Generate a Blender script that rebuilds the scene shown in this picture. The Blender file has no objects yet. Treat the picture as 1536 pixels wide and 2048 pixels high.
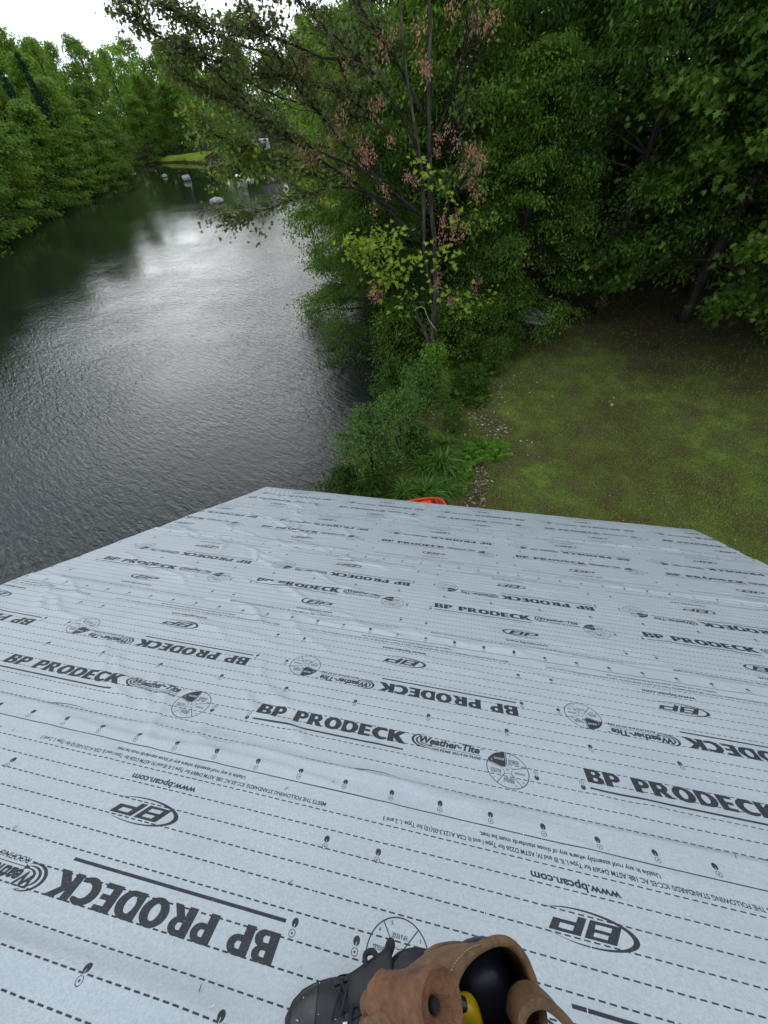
import bpy, math, random
import numpy as np
from mathutils import Vector, Matrix
rng = np.random.default_rng(7)
random.seed(7)
S = bpy.context.scene
COL = S.collection
R = math.radians

# ------------------------------------------------------------------ camera
FPX = 770.8
M = np.array([[0.9808031683705779, -0.10387360177467503, 0.16503157203568658],
              [0.1876337421703391, 0.7331422887387287, -0.6536787921152328],
              [-0.05309165389558401, 0.672095721840587, 0.7385584722751083]])
AL = R(33.69)
ROOF_N = np.array([0, math.sin(AL), math.cos(AL)])
ROOF_Y = np.array([0, math.cos(AL), -math.sin(AL)])
ROOF_O = np.array([0, 0, 6.423])
C = ROOF_O + 1.2 * ROOF_N
cam_d = bpy.data.cameras.new('camera'); cam = bpy.data.objects.new('camera', cam_d); COL.objects.link(cam)
cam_d.sensor_fit = 'HORIZONTAL'; cam_d.sensor_width = 36; cam_d.lens = 36 * FPX / 1536
cam_d.clip_start = 0.02; cam_d.clip_end = 1500
cam.matrix_world = Matrix([[*M[0], C[0]], [*M[1], C[1]], [*M[2], C[2]], [0, 0, 0, 1]])
S.camera = cam

# ------------------------------------------------------------------ sky and sun (bright thin overcast)
SUN_EL, SUN_AZ = 27, 331          # azimuth measured clockwise from +Y
W = bpy.data.worlds.new('World'); S.world = W; W.use_nodes = True
nt = W.node_tree; nt.nodes.clear()
out = nt.nodes.new('ShaderNodeOutputWorld'); bg = nt.nodes.new('ShaderNodeBackground')
sky = nt.nodes.new('ShaderNodeTexSky'); sky.sky_type = 'NISHITA'; sky.sun_disc = False
sky.sun_elevation = R(SUN_EL); sky.sun_rotation = R(SUN_AZ)
tc = nt.nodes.new('ShaderNodeTexCoord')
mp = nt.nodes.new('ShaderNodeMapping'); mp.inputs['Scale'].default_value = (1.3, 1.3, 2.6)
nz = nt.nodes.new('ShaderNodeTexNoise'); nz.inputs['Scale'].default_value = 2.2; nz.inputs['Detail'].default_value = 6
rmp = nt.nodes.new('ShaderNodeValToRGB')
rmp.color_ramp.elements[0].position = .38; rmp.color_ramp.elements[0].color = (7.6, 8.4, 9.2, 1)
rmp.color_ramp.elements[1].position = .60; rmp.color_ramp.elements[1].color = (10.3, 10.8, 11.2, 1)
mx = nt.nodes.new('ShaderNodeMix'); mx.data_type = 'RGBA'; mx.inputs[0].default_value = .93
nt.links.new(tc.outputs['Generated'], mp.inputs[0]); nt.links.new(mp.outputs[0], nz.inputs['Vector'])
nt.links.new(nz.outputs['Fac'], rmp.inputs[0])
sxz = nt.nodes.new('ShaderNodeSeparateXYZ'); nt.links.new(tc.outputs['Generated'], sxz.inputs[0])
grd = nt.nodes.new('ShaderNodeValToRGB'); grd.color_ramp.elements[0].position = .18; grd.color_ramp.elements[0].color = (1.34, 1.38, 1.42, 1)
grd.color_ramp.elements[1].position = .85; grd.color_ramp.elements[1].color = (.56, .63, .73, 1); nt.links.new(sxz.outputs[2], grd.inputs[0])
mg = nt.nodes.new('ShaderNodeMix'); mg.data_type = 'RGBA'; mg.blend_type = 'MULTIPLY'; mg.inputs[0].default_value = 1
nt.links.new(rmp.outputs[0], mg.inputs[6]); nt.links.new(grd.outputs[0], mg.inputs[7])
nt.links.new(sky.outputs[0], mx.inputs[6]); nt.links.new(mg.outputs[2], mx.inputs[7])
nt.links.new(mx.outputs[2], bg.inputs[0]); bg.inputs[1].default_value = .108
nt.links.new(bg.outputs[0], out.inputs[0])
sd = bpy.data.lights.new('sun', 'SUN'); sd.energy = .56; sd.angle = R(46); sd.color = (1, .985, .955)
so = bpy.data.objects.new('sun', sd); COL.objects.link(so)
sdir = Vector((math.sin(R(SUN_AZ)) * math.cos(R(SUN_EL)), math.cos(R(SUN_AZ)) * math.cos(R(SUN_EL)), math.sin(R(SUN_EL))))
so.rotation_euler = sdir.to_track_quat('Z', 'Y').to_euler()
S.view_settings.view_transform = 'Standard'; S.view_settings.look = 'None'
S.view_settings.exposure = 0.52; S.view_settings.gamma = 1; S.view_settings.use_curve_mapping = False
S.cycles.max_bounces = 7; S.cycles.diffuse_bounces = 3; S.cycles.transmission_bounces = 4
S.cycles.transparent_max_bounces = 6; S.cycles.caustics_reflective = False; S.cycles.caustics_refractive = False

# ------------------------------------------------------------------ placing helpers
def ray(x, y):
    d = M @ np.array([(x - 768) / FPX, -(y - 1024) / FPX, -1]); return d
def at(x, y, Y):
    d = ray(x, y); return C + d * (Y - C[1]) / d[1]
def gp(x, y, z=0.):
    d = ray(x, y); return C + d * (z - C[2]) / d[2]
def cz(x, y, z):
    return C + ray(x, y) * z
def roofp(s, t, n=0.):
    return ROOF_O + np.array([1., 0, 0]) * s + ROOF_Y * t + ROOF_N * n

# ------------------------------------------------------------------ object helpers
def tag(o, label=None, cat=None, group=None, kind=None):
    if label: o['label'] = label
    if cat: o['category'] = cat
    if group: o['group'] = group
    if kind: o['kind'] = kind
    return o
def empty(name, loc=(0, 0, 0), rz=0):
    o = bpy.data.objects.new(name, None); COL.objects.link(o); o.location = loc; o.rotation_euler = (0, 0, rz)
    o.empty_display_size = .1
    return o
def link(name, me, parent=None, mat=None):
    if mat is not None and not me.materials: me.materials.append(mat)
    o = bpy.data.objects.new(name, me); COL.objects.link(o)
    if parent is not None: o.parent = parent
    return o
def copy_tree(root, loc=None, rz=None, sc=None):
    r = root.copy(); COL.objects.link(r)
    for ch in root.children:
        c = ch.copy(); COL.objects.link(c); c.parent = r
        for g in ch.children:
            d = g.copy(); COL.objects.link(d); d.parent = c
    if loc is not None: r.location = loc
    if rz is not None: r.rotation_euler = (0, 0, rz)
    if sc is not None: r.scale = sc
    return r

class Acc:
    """collects vertex and face arrays of one mesh"""
    def __init__(s): s.v = []; s.l = []; s.n = []; s.t = []; s.c = 0
    def add(s, v, faces, tint=None):
        """faces: int array (k, m)"""
        v = np.asarray(v, float).reshape(-1, 3); f = np.asarray(faces, int)
        s.v.append(v); s.l.append((f + s.c).ravel()); s.n.append(np.full(len(f), f.shape[1]))
        s.t.append(np.full(len(v), .5) if tint is None else np.broadcast_to(tint, (len(v),)))
        s.c += len(v)
    def mesh(s, name, smooth=False, tint=False, uv=None):
        me = bpy.data.meshes.new(name)
        v = np.concatenate(s.v); l = np.concatenate(s.l).astype(np.int32); n = np.concatenate(s.n).astype(np.int32)
        me.vertices.add(len(v)); me.vertices.foreach_set('co', v.ravel().astype(np.float32))
        me.loops.add(len(l)); me.loops.foreach_set('vertex_index', l)
        me.polygons.add(len(n)); st = np.concatenate([[0], np.cumsum(n)[:-1]]).astype(np.int32)
        me.polygons.foreach_set('loop_start', st); me.polygons.foreach_set('loop_total', n)
        if smooth: me.polygons.foreach_set('use_smooth', np.ones(len(n), bool))
        if tint:
            a = me.attributes.new('tint', 'FLOAT', 'POINT'); a.data.foreach_set('value', np.concatenate(s.t).astype(np.float32))
        me.update(); me.validate()
        return me
    def tube(s, P, rad, sides=6, cap=True, tint=None):
        P = np.asarray(P, float); rad = np.broadcast_to(rad, (len(P),)).astype(float)
        T = np.gradient(P, axis=0); T /= np.linalg.norm(T, axis=1)[:, None] + 1e-12
        ref = np.array([0, 0, 1.]) if abs(T[0][2]) < .8 else np.array([1., 0, 0])
        A = np.cross(T, ref); A /= np.linalg.norm(A, axis=1)[:, None] + 1e-12; B = np.cross(T, A)
        an = np.arange(sides) * 2 * math.pi / sides
        V = P[:, None] + rad[:, None, None] * (A[:, None] * np.cos(an)[None, :, None] + B[:, None] * np.sin(an)[None, :, None])
        k = len(P); i = np.arange(k - 1)[:, None] * sides + np.arange(sides)[None]
        j = np.arange(k - 1)[:, None] * sides + (np.arange(sides)[None] + 1) % sides
        F = np.stack([i, j, j + sides, i + sides], -1).reshape(-1, 4)
        s.add(V.reshape(-1, 3), F, tint)
        if cap:
            b = s.c - k * sides
            for e in (0, k - 1):
                s.l.append(b + e * sides + (np.arange(sides) if e else np.arange(sides)[::-1])); s.n.append(np.array([sides]))
    def box(s, c, size, ax=None, tint=None):
        sx, sy, sz = np.array(size) / 2
        v = np.array([[x, y, z] for x in (-sx, sx) for y in (-sy, sy) for z in (-sz, sz)])
        if ax is not None: v = v @ np.array(ax)
        s.add(v + np.array(c), [[0, 1, 3, 2], [4, 6, 7, 5], [0, 4, 5, 1], [2, 3, 7, 6], [0, 2, 6, 4], [1, 5, 7, 3]], tint)

def spline(P, n):
    """Catmull-Rom through P"""
    P = np.asarray(P, float); Q = np.vstack([2 * P[0] - P[1], P, 2 * P[-1] - P[-2]])
    u = np.linspace(0, len(P) - 1 - 1e-9, n); i = u.astype(int); f = (u - i)[:, None]
    a, b, c, d = Q[i], Q[i + 1], Q[i + 2], Q[i + 3]
    return .5 * (2 * b + (c - a) * f + (2 * a - 5 * b + 4 * c - d) * f ** 2 + (3 * b - a - 3 * c + d) * f ** 3)

# ------------------------------------------------------------------ material helpers
class Mat:
    def __init__(s, name):
        s.m = bpy.data.materials.new(name); s.m.use_nodes = True; s.nt = s.m.node_tree
        s.b = s.nt.nodes['Principled BSDF']; s.o = s.nt.nodes['Material Output']
    def n(s, t, **k):
        x = s.nt.nodes.new(t)
        for a, b in k.items():
            if a.startswith('i_'): x.inputs[a[2:].replace('_', ' ')].default_value = b
            else: setattr(x, a, b)
        return x
    def l(s, a, b): s.nt.links.new(a, b)
    def ramp(s, fac, stops):
        r = s.n('ShaderNodeValToRGB'); e = r.color_ramp.elements
        while len(e) < len(stops): e.new(.5)
        for x, (p, c) in zip(e, stops): x.position = p; x.color = (*c, 1)
        s.l(fac, r.inputs[0]); return r.outputs[0]
    def noise(s, scale, detail=4, rough=.5, vec=None, out='Fac', stretch=None, dist=0):
        x = s.n('ShaderNodeTexNoise'); x.inputs['Scale'].default_value = scale
        x.inputs['Detail'].default_value = detail; x.inputs['Roughness'].default_value = rough; x.inputs['Distortion'].default_value = dist
        if vec is None:
            vec = s.n('ShaderNodeTexCoord').outputs['Object']
        if stretch:
            mpn = s.n('ShaderNodeMapping'); mpn.inputs['Scale'].default_value = stretch; s.l(vec, mpn.inputs[0]); vec = mpn.outputs[0]
        s.l(vec, x.inputs['Vector']); return x.outputs[out]
    def mix(s, f, a, b, mode='MIX'):
        x = s.n('ShaderNodeMix', data_type='RGBA', blend_type=mode)
        for v, i in ((f, 0), (a, 6), (b, 7)):
            if hasattr(v, 'node'): s.l(v, x.inputs[i])
            elif i == 0: x.inputs[i].default_value = v
            else: x.inputs[i].default_value = (*v, 1)
        return x.outputs[2]
    def math(s, op, a, b=0.):
        x = s.n('ShaderNodeMath', operation=op)
        for v, i in ((a, 0), (b, 1)):
            if hasattr(v, 'node'): s.l(v, x.inputs[i])
            else: x.inputs[i].default_value = v
        return x.outputs[0]
    def bump(s, h, strength=.5, dist=.01, normal=None):
        x = s.n('ShaderNodeBump'); x.inputs['Strength'].default_value = strength; x.inputs['Distance'].default_value = dist
        s.l(h, x.inputs['Height'])
        if normal is not None: s.l(normal, x.inputs['Normal'])
        return x.outputs[0]
    def set(s, col=None, rough=None, spec=None, normal=None, metal=None):
        for v, k in ((col, 'Base Color'), (rough, 'Roughness'), (spec, 'Specular IOR Level'), (normal, 'Normal'), (metal, 'Metallic')):
            if v is None: continue
            if hasattr(v, 'node'): s.l(v, s.b.inputs[k])
            else: s.b.inputs[k].default_value = (*v, 1) if k == 'Base Color' else v
        return s.m

def leaf_mat(name, dark, mid, light, transl=.35, gloss=.35, objvar=.35):
    m = Mat(name)
    at_ = m.n('ShaderNodeAttribute', attribute_name='tint').outputs['Fac']
    oi = m.n('ShaderNodeObjectInfo').outputs['Random']
    f = m.math('ADD', at_, m.math('MULTIPLY', m.math('SUBTRACT', oi, .5), objvar))
    col = m.ramp(f, [(0, dark), (.5, mid), (1, light)])
    m.set(col=col, rough=.55, spec=gloss * .45)
    tr = m.n('ShaderNodeBsdfTranslucent')
    tcx = m.mix(.5, col, (light[0] * 1.5, light[1] * 1.5, light[2] * .7), 'MIX')
    m.l(tcx, tr.inputs[0])
    ms = m.n('ShaderNodeMixShader'); ms.inputs[0].default_value = transl
    m.l(m.b.outputs[0], ms.inputs[1]); m.l(tr.outputs[0], ms.inputs[2]); m.l(ms.outputs[0], m.o.inputs[0])
    return m.m

LEAF_BANK = leaf_mat('bank tree leaves', (.034, .070, .012), (.085, .168, .022), (.22, .33, .042), .45)
LEAF_FRESH = leaf_mat('fresh light leaves', (.06, .13, .02), (.14, .27, .035), (.26, .42, .06), .42)
LEAF_DARK = leaf_mat('deep green leaves', (.010, .030, .005), (.036, .085, .010), (.12, .215, .026), .38, .4, .5)
LEAF_MID = leaf_mat('forest leaves', (.016, .040, .007), (.060, .125, .015), (.18, .28, .036), .40, .35, .5)
LEAF_LIME = leaf_mat('maple leaves', (.11, .18, .018), (.24, .36, .035), (.42, .50, .07), .45, .3, 0)
LEAF_OLIVE = leaf_mat('dull maple leaves', (.050, .058, .024), (.085, .115, .034), (.16, .20, .055), .3, .3, 0)
LEAF_BROWN = leaf_mat('brownish maple leaves', (.05, .04, .028), (.09, .07, .04), (.15, .13, .06), .3, .3, 0)
LEAF_PINK = leaf_mat('dried reddish seed clusters', (.20, .07, .05), (.38, .165, .12), (.52, .33, .26), .3, .3, 0)
LEAF_CONE = leaf_mat('conifer needles', (.008, .022, .012), (.015, .042, .02), (.03, .07, .03), .1, .3, .2)
LEAF_FERN = leaf_mat('fern fronds', (.06, .15, .012), (.13, .28, .025), (.24, .42, .06), .4, .3, .1)
LEAF_BLADE = leaf_mat('daylily blades', (.035, .08, .012), (.085, .18, .022), (.20, .34, .06), .3, .5, .1)
LEAF_GREY = leaf_mat('greyish shrub leaves', (.04, .09, .018), (.095, .19, .035), (.20, .32, .06), .3, .35, .2)
LEAF_LITTER = leaf_mat('dead leaves', (.09, .06, .038), (.30, .21, .14), (.58, .46, .34), .1, .3, 0)

def bark_mat(name, a, b):
    m = Mat(name)
    n1 = m.noise(9, 6, .65, stretch=(1, 1, .18)); n2 = m.noise(2.2, 3)
    col = m.mix(m.ramp(n1, [(.35, (0, 0, 0)), (.65, (1, 1, 1))]), a, b)
    col = m.mix(m.ramp(n2, [(.55, (0, 0, 0)), (.7, (1, 1, 1))]), col, (b[0] * 1.25, b[1] * 1.3, b[2] * 1.2))
    return m.set(col=col, rough=.9, spec=.2, normal=m.bump(n1, .8, .02))
BARK = bark_mat('grey brown bark', (.022, .019, .017), (.085, .077, .068))
BARK_D = bark_mat('dark bark', (.010, .008, .007), (.034, .028, .022))
BARK_W = bark_mat('bleached dead wood', (.30, .27, .23), (.55, .52, .47))

# ------------------------------------------------------------------ the setting: ground, pond
POND = np.array([(-2.9, -60), (-2.9, -10), (-3.1, 3), (-3.3, 7.4), (-3.0, 9.6), (-2.2, 11.6), (-2.1, 14.3), (-2.8, 18), (-4.6, 22), (-7.6, 29), (-13, 41),
                 (-24, 60), (-36, 77), (-43, 82), (-57, 90), (-68, 92), (-66, 86), (-53.5, 65), (-49.5, 51), (-44, 39), (-41, 32), (-38, 24), (-36.5, 8), (-37, -60)], float)
def pond_sd(X, Y):
    """signed distance to the shoreline, negative inside the pond"""
    P = np.stack([X, Y], -1); d = np.full(X.shape, 1e9); ins = np.zeros(X.shape, bool)
    for i in range(len(POND)):
        a, b = POND[i], POND[(i + 1) % len(POND)]; e = b - a; w = P - a
        t = np.clip((w @ e) / (e @ e), 0, 1)[..., None]; q = w - t * e; d = np.minimum(d, np.hypot(q[..., 0], q[..., 1]))
        c = ((a[1] > Y) != (b[1] > Y)); xx = (b[0] - a[0]) * (Y - a[1]) / (b[1] - a[1] + 1e-12) + a[0]
        ins ^= c & (X < xx)
    return np.where(ins, -d, d)
def smooth(x): x = np.clip(x, 0, 1); return x * x * (3 - 2 * x)
def ground_h(X, Y):
    X = np.asarray(X, float); Y = np.asarray(Y, float)
    d = pond_sd(X, Y) + .22 * np.sin(X * 1.9 + 1.3 * np.sin(Y * .8)) * np.cos(Y * 1.4)
    h = np.where(d < 0, -.9 * smooth(-d / 2.0) , .72 * smooth(d / 1.5) + .25 * smooth((d - 2) / 12))
    far = smooth((np.hypot(X, Y) - 60) / 60)
    h = h + np.where(d > 2, .05 * np.sin(X * .9 + 1) * np.sin(Y * .7) , 0) + far * np.where(d > 2, .5 * smooth((d - 12) / 60), 0)
    west = smooth((-X - 36) / 20) * smooth(d / 8); h = h + west * .9
    return h
def grid_obj(name, xs, ys, fn, mat, smooth_=True):
    X, Y = np.meshgrid(xs, ys); Z = fn(X, Y); a = Acc(); nx = len(xs)
    i = (np.arange(len(ys) - 1)[:, None] * nx + np.arange(nx - 1)[None]).ravel()
    a.add(np.stack([X, Y, Z], -1).reshape(-1, 3), np.stack([i, i + 1, i + 1 + nx, i + nx], 1))
    return link(name, a.mesh(name, smooth_), mat=mat)
xs = np.concatenate([np.linspace(-420, -90, 20), np.linspace(-85, -8, 100), np.linspace(-7.5, 14, 170), np.linspace(15, 60, 30), np.linspace(70, 420, 16)])
ys = np.concatenate([np.linspace(-300, -10, 30), np.linspace(-9, 3, 24), np.linspace(3.3, 26, 170), np.linspace(27, 110, 110), np.linspace(120, 600, 24)])
m = Mat('lawn and forest floor')
big = m.noise(.35, 5, .6); med = m.noise(1.6, 5, .65); fine = m.noise(42, 5, .75); fine2 = m.noise(110, 3, .75)
col = m.ramp(med, [(.30, (.17, .115, .055)), (.42, (.19, .17, .055)), (.52, (.18, .24, .042)), (.64, (.30, .38, .060))])
moss = m.ramp(big, [(.40, (0, 0, 0)), (.60, (1, 1, 1))])
col = m.mix(m.math('MULTIPLY', moss, .55), col, (.145, .110, .028))
col = m.mix(m.ramp(fine, [(.38, (1, 1, 1)), (.56, (0, 0, 0))]), col, (.030, .034, .012))
col = m.mix(m.ramp(fine2, [(.62, (0, 0, 0)), (.74, (1, 1, 1))]), col, (.30, .29, .16))
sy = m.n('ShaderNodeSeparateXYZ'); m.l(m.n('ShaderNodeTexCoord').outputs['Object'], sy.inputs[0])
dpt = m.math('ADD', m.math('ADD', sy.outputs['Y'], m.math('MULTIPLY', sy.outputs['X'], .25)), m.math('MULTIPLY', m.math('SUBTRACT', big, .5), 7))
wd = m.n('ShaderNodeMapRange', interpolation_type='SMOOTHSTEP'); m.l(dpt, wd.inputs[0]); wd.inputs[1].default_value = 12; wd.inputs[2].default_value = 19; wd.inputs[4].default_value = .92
col = m.mix(wd.outputs[0], col, m.mix(fine, (.020, .014, .008), (.060, .048, .020)))  # brown forest floor, with tree shade painted in as darker colour toward the back
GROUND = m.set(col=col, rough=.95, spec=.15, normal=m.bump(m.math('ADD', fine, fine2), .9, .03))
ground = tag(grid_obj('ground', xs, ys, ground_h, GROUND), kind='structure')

m = Mat('dark pond water')
oc = m.n('ShaderNodeTexCoord').outputs['Object']
rot = m.n('ShaderNodeMapping'); rot.inputs['Rotation'].default_value = (0, 0, R(28)); m.l(oc, rot.inputs[0])
w1 = m.noise(2.2, 3, .55, vec=rot.outputs[0], stretch=(1, 3.4, 1), dist=.5)
w2 = m.noise(6.5, 3, .6, vec=rot.outputs[0], stretch=(1, 2.8, 1), dist=.4)
w3 = m.noise(.16, 3, .5, vec=oc)                       # gust patches
calm = m.ramp(w3, [(.36, (.5, .5, .5)), (.60, (1, 1, 1))])
sx = m.n('ShaderNodeSeparateXYZ'); m.l(oc, sx.inputs[0])
wob_ = m.math('MULTIPLY', m.math('SUBTRACT', w3, .5), 22)
lee = m.n('ShaderNodeMapRange', interpolation_type='SMOOTHSTEP'); m.l(m.math('ADD', sx.outputs['Y'], wob_), lee.inputs[0]); lee.inputs[1].default_value = 44; lee.inputs[2].default_value = 66; lee.inputs[3].default_value = 1; lee.inputs[4].default_value = .10
lee2 = m.n('ShaderNodeMapRange', interpolation_type='SMOOTHSTEP'); m.l(m.math('ADD', sx.outputs['X'], m.math('MULTIPLY', wob_, .35)), lee2.inputs[0]); lee2.inputs[1].default_value = -27; lee2.inputs[2].default_value = -12; lee2.inputs[3].default_value = .22; lee2.inputs[4].default_value = 1
hgt = m.math('MULTIPLY', m.math('ADD', m.math('MULTIPLY', w1, .75), m.math('MULTIPLY', w2, .34)), m.math('MULTIPLY', calm, m.math('MULTIPLY', lee.outputs[0], lee2.outputs[0])))
m.set(col=(.008, .012, .009), rough=.04, spec=.5, normal=m.bump(hgt, 1.0, .062))
m.b.inputs['IOR'].default_value = 1.34
WATER = m.m
a = Acc(); a.add([(-75, -100, 0), (0, -100, 0), (0, 100, 0), (-75, 100, 0)], [[0, 1, 2, 3]])
tag(link('pond_water', a.mesh('pond_water'), mat=WATER), kind='structure')

# ------------------------------------------------------------------ foliage generators
def unit(v): return v / (np.linalg.norm(v, axis=-1, keepdims=True) + 1e-12)
T_OVAL = (np.array([[0, 0, 0], [.45, .27, .06], [1, 0, -.04], [.45, -.27, .06]]), [[0, 3, 2], [0, 2, 1]])
T_OVAL6 = (np.array([[0, 0, 0], [.3, .24, .05], [.7, .20, .03], [1, 0, -.06], [.7, -.20, .03], [.3, -.24, .05]]), [[0, 5, 4, 3], [0, 3, 2, 1]])
_ml = [(0, 0), (.04, .14), (-.10, .46), (.20, .24), (.34, .62), (.42, .24), (.66, .34), (.62, .14), (1.0, 0)]
_mp = _ml + [(x, -y) for x, y in _ml[:0:-1] if y > 0]
T_MAPLE = (np.array([[x, y, .10 * abs(y) - .08 * x * x] for x, y in _mp]), [list(range(len(_mp)))[::-1]])
def leaf_mesh(acc, P, size, axis, normal, templ, tint):
    V, F = templ; n = len(P); axis = unit(axis); side = unit(np.cross(normal, axis)); nn = np.cross(axis, side)
    v = P[:, None] + size[:, None, None] * (axis[:, None] * V[None, :, :1] + side[:, None] * V[None, :, 1:2] + nn[:, None] * V[None, :, 2:3])
    k = len(V); off = (np.arange(n) * k)[:, None]
    base = acc.c
    acc.v.append(v.reshape(-1, 3)); acc.t.append(np.repeat(tint, k)); acc.c += n * k
    for f in F:
        acc.l.append((off + np.array(f)[None] + base).ravel()); acc.n.append(np.full(n, len(f)))
def spray(acc, r, centers, dirs, n, size, sig, templ, flat=.45, droop=.35, tint0=.5, tvar=.22):
    """n leaves scattered round given twig points, lying roughly flat and hanging outwards"""
    i = r.integers(0, len(centers), n)
    off = r.normal(size=(n, 3)) * np.array([sig, sig, sig * flat])
    P = centers[i] + off
    ax = dirs[i] * .8 + r.normal(size=(n, 3)) * .55 + np.array([0, 0, -droop])
    nm = np.array([0, 0, 1.]) + r.normal(size=(n, 3)) * .5
    cl = (np.sin(i * 12.9898) * 43758.5453) % 1
    t = np.clip(tint0 + (cl - .5) * .55 + r.normal(size=n) * tvar * .6, 0, 1)
    leaf_mesh(acc, P, size * r.uniform(.45, 1.35, n), ax, nm, templ, t)

def grow(seed, H, spread, h0=.12, nprim=34, nsec=7, up=.5, lean=(0, 0), prof=None, r0=.14, wob=.25, droop=.25, seclen=.42, sectube=True, cone=False):
    r = np.random.default_rng(seed); tr = Acc()
    n = 10; z = np.linspace(0, 1, n)
    P = np.stack([lean[0] * H * z ** 1.2 + np.cumsum(r.normal(size=n)) * wob * .25, lean[1] * H * z ** 1.2 + np.cumsum(r.normal(size=n)) * wob * .25, z * H], 1); P[0, :2] = 0
    T = spline(P, 24); tr.tube(T, r0 * (1 - .88 * np.linspace(0, 1, 24)) + .015, 8)
    cs, ds = [], []
    for k in range(nprim):
        f = h0 + (1 - h0) * ((k + .5) / nprim) ** .9 ; f = min(f, .985)
        b = T[int(f * 23)]; az = k * 2.399963 + r.normal() * .35
        g = (f - h0) / (1 - h0)
        L = spread * (prof(g) if prof else (math.sin(math.pi * min(g * .85 + .18, 1)) ** .7)) * r.uniform(.75, 1.2)
        el = (up + .7 * g) if not cone else -.1
        d = np.array([math.cos(az) * math.cos(el), math.sin(az) * math.cos(el), math.sin(el)])
        m_ = 6; u = np.linspace(0, 1, m_)[:, None]
        Q = b + d * L * u + np.array([0, 0, -droop * L]) * u ** 2 + r.normal(size=(m_, 3)) * L * .03 * u
        rb = r0 * .38 * (1 - .6 * g); tr.tube(Q, rb * (1 - .85 * u[:, 0]) + .004, 5, False)
        cs.append(Q[3:]); ds.append(np.repeat(unit(Q[-1] - Q[-2])[None], len(Q) - 3, 0))
        for q in range(nsec):
            u0 = r.uniform(.28, .98); b2 = Q[0] + (np.array([np.interp(u0, u[:, 0], Q[:, c]) for c in range(3)]) - Q[0])
            sgn = 1 if q % 2 else -1; a2 = az + sgn * r.uniform(.5, 1.15)
            L2 = L * seclen * (1.15 - .6 * u0) * r.uniform(.7, 1.3); e2 = r.normal() * .25 + .15
            d2 = np.array([math.cos(a2) * math.cos(e2), math.sin(a2) * math.cos(e2), math.sin(e2)])
            w = np.linspace(0, 1, 5)[:, None]; Q2 = b2 + d2 * L2 * w + np.array([0, 0, -droop * 1.3 * L2]) * w ** 2
            if sectube: tr.tube(Q2, .012 * (1 - .8 * w[:, 0]) + .002, 3, False)
            cs.append(Q2[1:]); ds.append(np.repeat(unit(Q2[-1] - Q2[-2])[None], 4, 0))
    return tr, np.concatenate(cs), np.concatenate(ds), r

def tree_proto(name, seed, H, spread, nleaf, lsize, lmat, bark=BARK_D, templ=T_OVAL, sig=.3, droop=.35, tname='trunk', **kw):
    tr, cs, ds, r = grow(seed, H, spread, **kw)
    a = Acc(); spray(a, r, cs, ds, nleaf, lsize, sig, templ, droop=droop)
    cme = a.mesh(name + '_crown', tint=True); cme.materials.append(lmat)
    tme = tr.mesh(name + '_trunk', True); tme.materials.append(bark)
    return (name, tme, cme)
def place(proto, loc, rz, sc, label, cat='tree', group=None, name=None):
    n, tme, cme = proto
    o = empty(name or n, loc, rz); o.scale = sc if hasattr(sc, '__len__') else (sc, sc, sc)
    tag(o, label, cat, group)
    link('trunk' if cat == 'tree' else 'stem', tme, o); c = link('crown' if cat == 'tree' else 'foliage', cme, o); c['kind'] = 'stuff'
    return o

def ground_at(x, y): return float(ground_h(np.array([x]), np.array([y]))[0])
full = lambda g: .35 + .65 * math.sin(math.pi * (g * .8 + .12)) ** .8
low = lambda g: (1 - g) ** .55 * .95 + .12
FA = tree_proto('bank_tree', 11, 12, 3.6, 9000, .34, LEAF_BANK, h0=.04, nprim=40, up=.25, prof=low, sig=.36, sectube=False)
FB = tree_proto('bank_tree', 12, 12.5, 3.2, 8500, .32, LEAF_BANK, h0=.04, nprim=44, up=.45, prof=full, sig=.34, sectube=False)
FC = tree_proto('bank_tree', 13, 11, 4.2, 10000, .36, LEAF_BANK, h0=.03, nprim=40, up=.15, prof=low, sig=.4, sectube=False)
FD = tree_proto('light_green_tree', 14, 11, 4.4, 11000, .34, LEAF_FRESH, h0=.05, nprim=40, up=.35, prof=full, sig=.36, sectube=False)
FT = tree_proto('thin_tree', 15, 13, 2.2, 1500, .26, LEAF_BANK, h0=.45, nprim=26, up=.7, prof=full, sig=.25, sectube=True)
FCN = tree_proto('conifer', 16, 12, 2.2, 7000, .30, LEAF_CONE, h0=.06, nprim=60, up=0, prof=lambda g: 1.05 - g, sig=.16, cone=True, sectube=False, droop=.2)

# left bank wall of trees
LEFT = [(-38.6, 18), (-39.3, 24.5), (-41.2, 30.5), (-43.6, 36.5), (-46.2, 42), (-48.6, 47.5), (-50.2, 53), (-52.0, 59), (-54.5, 65), (-57.5, 71), (-61, 77), (-65, 83)]
ordn = ['Nearest', 'Second', 'Third', 'Fourth', 'Fifth', 'Sixth', 'Seventh', 'Eighth', 'Ninth', 'Tenth', 'Eleventh', 'Last']
k = 0
for i, (x, y) in enumerate(LEFT):
    p = (FA, FB, FC)[i % 3]; s = .86 + .1 * math.sin(i * 2.1)
    place(p, (x, y, -.25), i * 1.7, (s * 1.15, s * 1.15, s * .86),
          f'{ordn[i].lower()} leafy tree from the near end, hanging over the water on the left bank', group='leafy trees along the left bank')
for i in range(22):
    y = 14 + i * 3.9; x = -48 - max(0, y - 26) * .36 - (i % 2) * 3.2 + 1.2 * math.sin(i)
    p = (FB, FA, FC, FB)[i % 4]; s = 1.0 + .12 * math.sin(i * 1.3 + 1)
    place(p, (x, y, 1.2), i * 2.3, (s, s, s * 1.03), 'tall green tree in the second row behind the left bank trees', group='tall trees behind the left bank')
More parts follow.
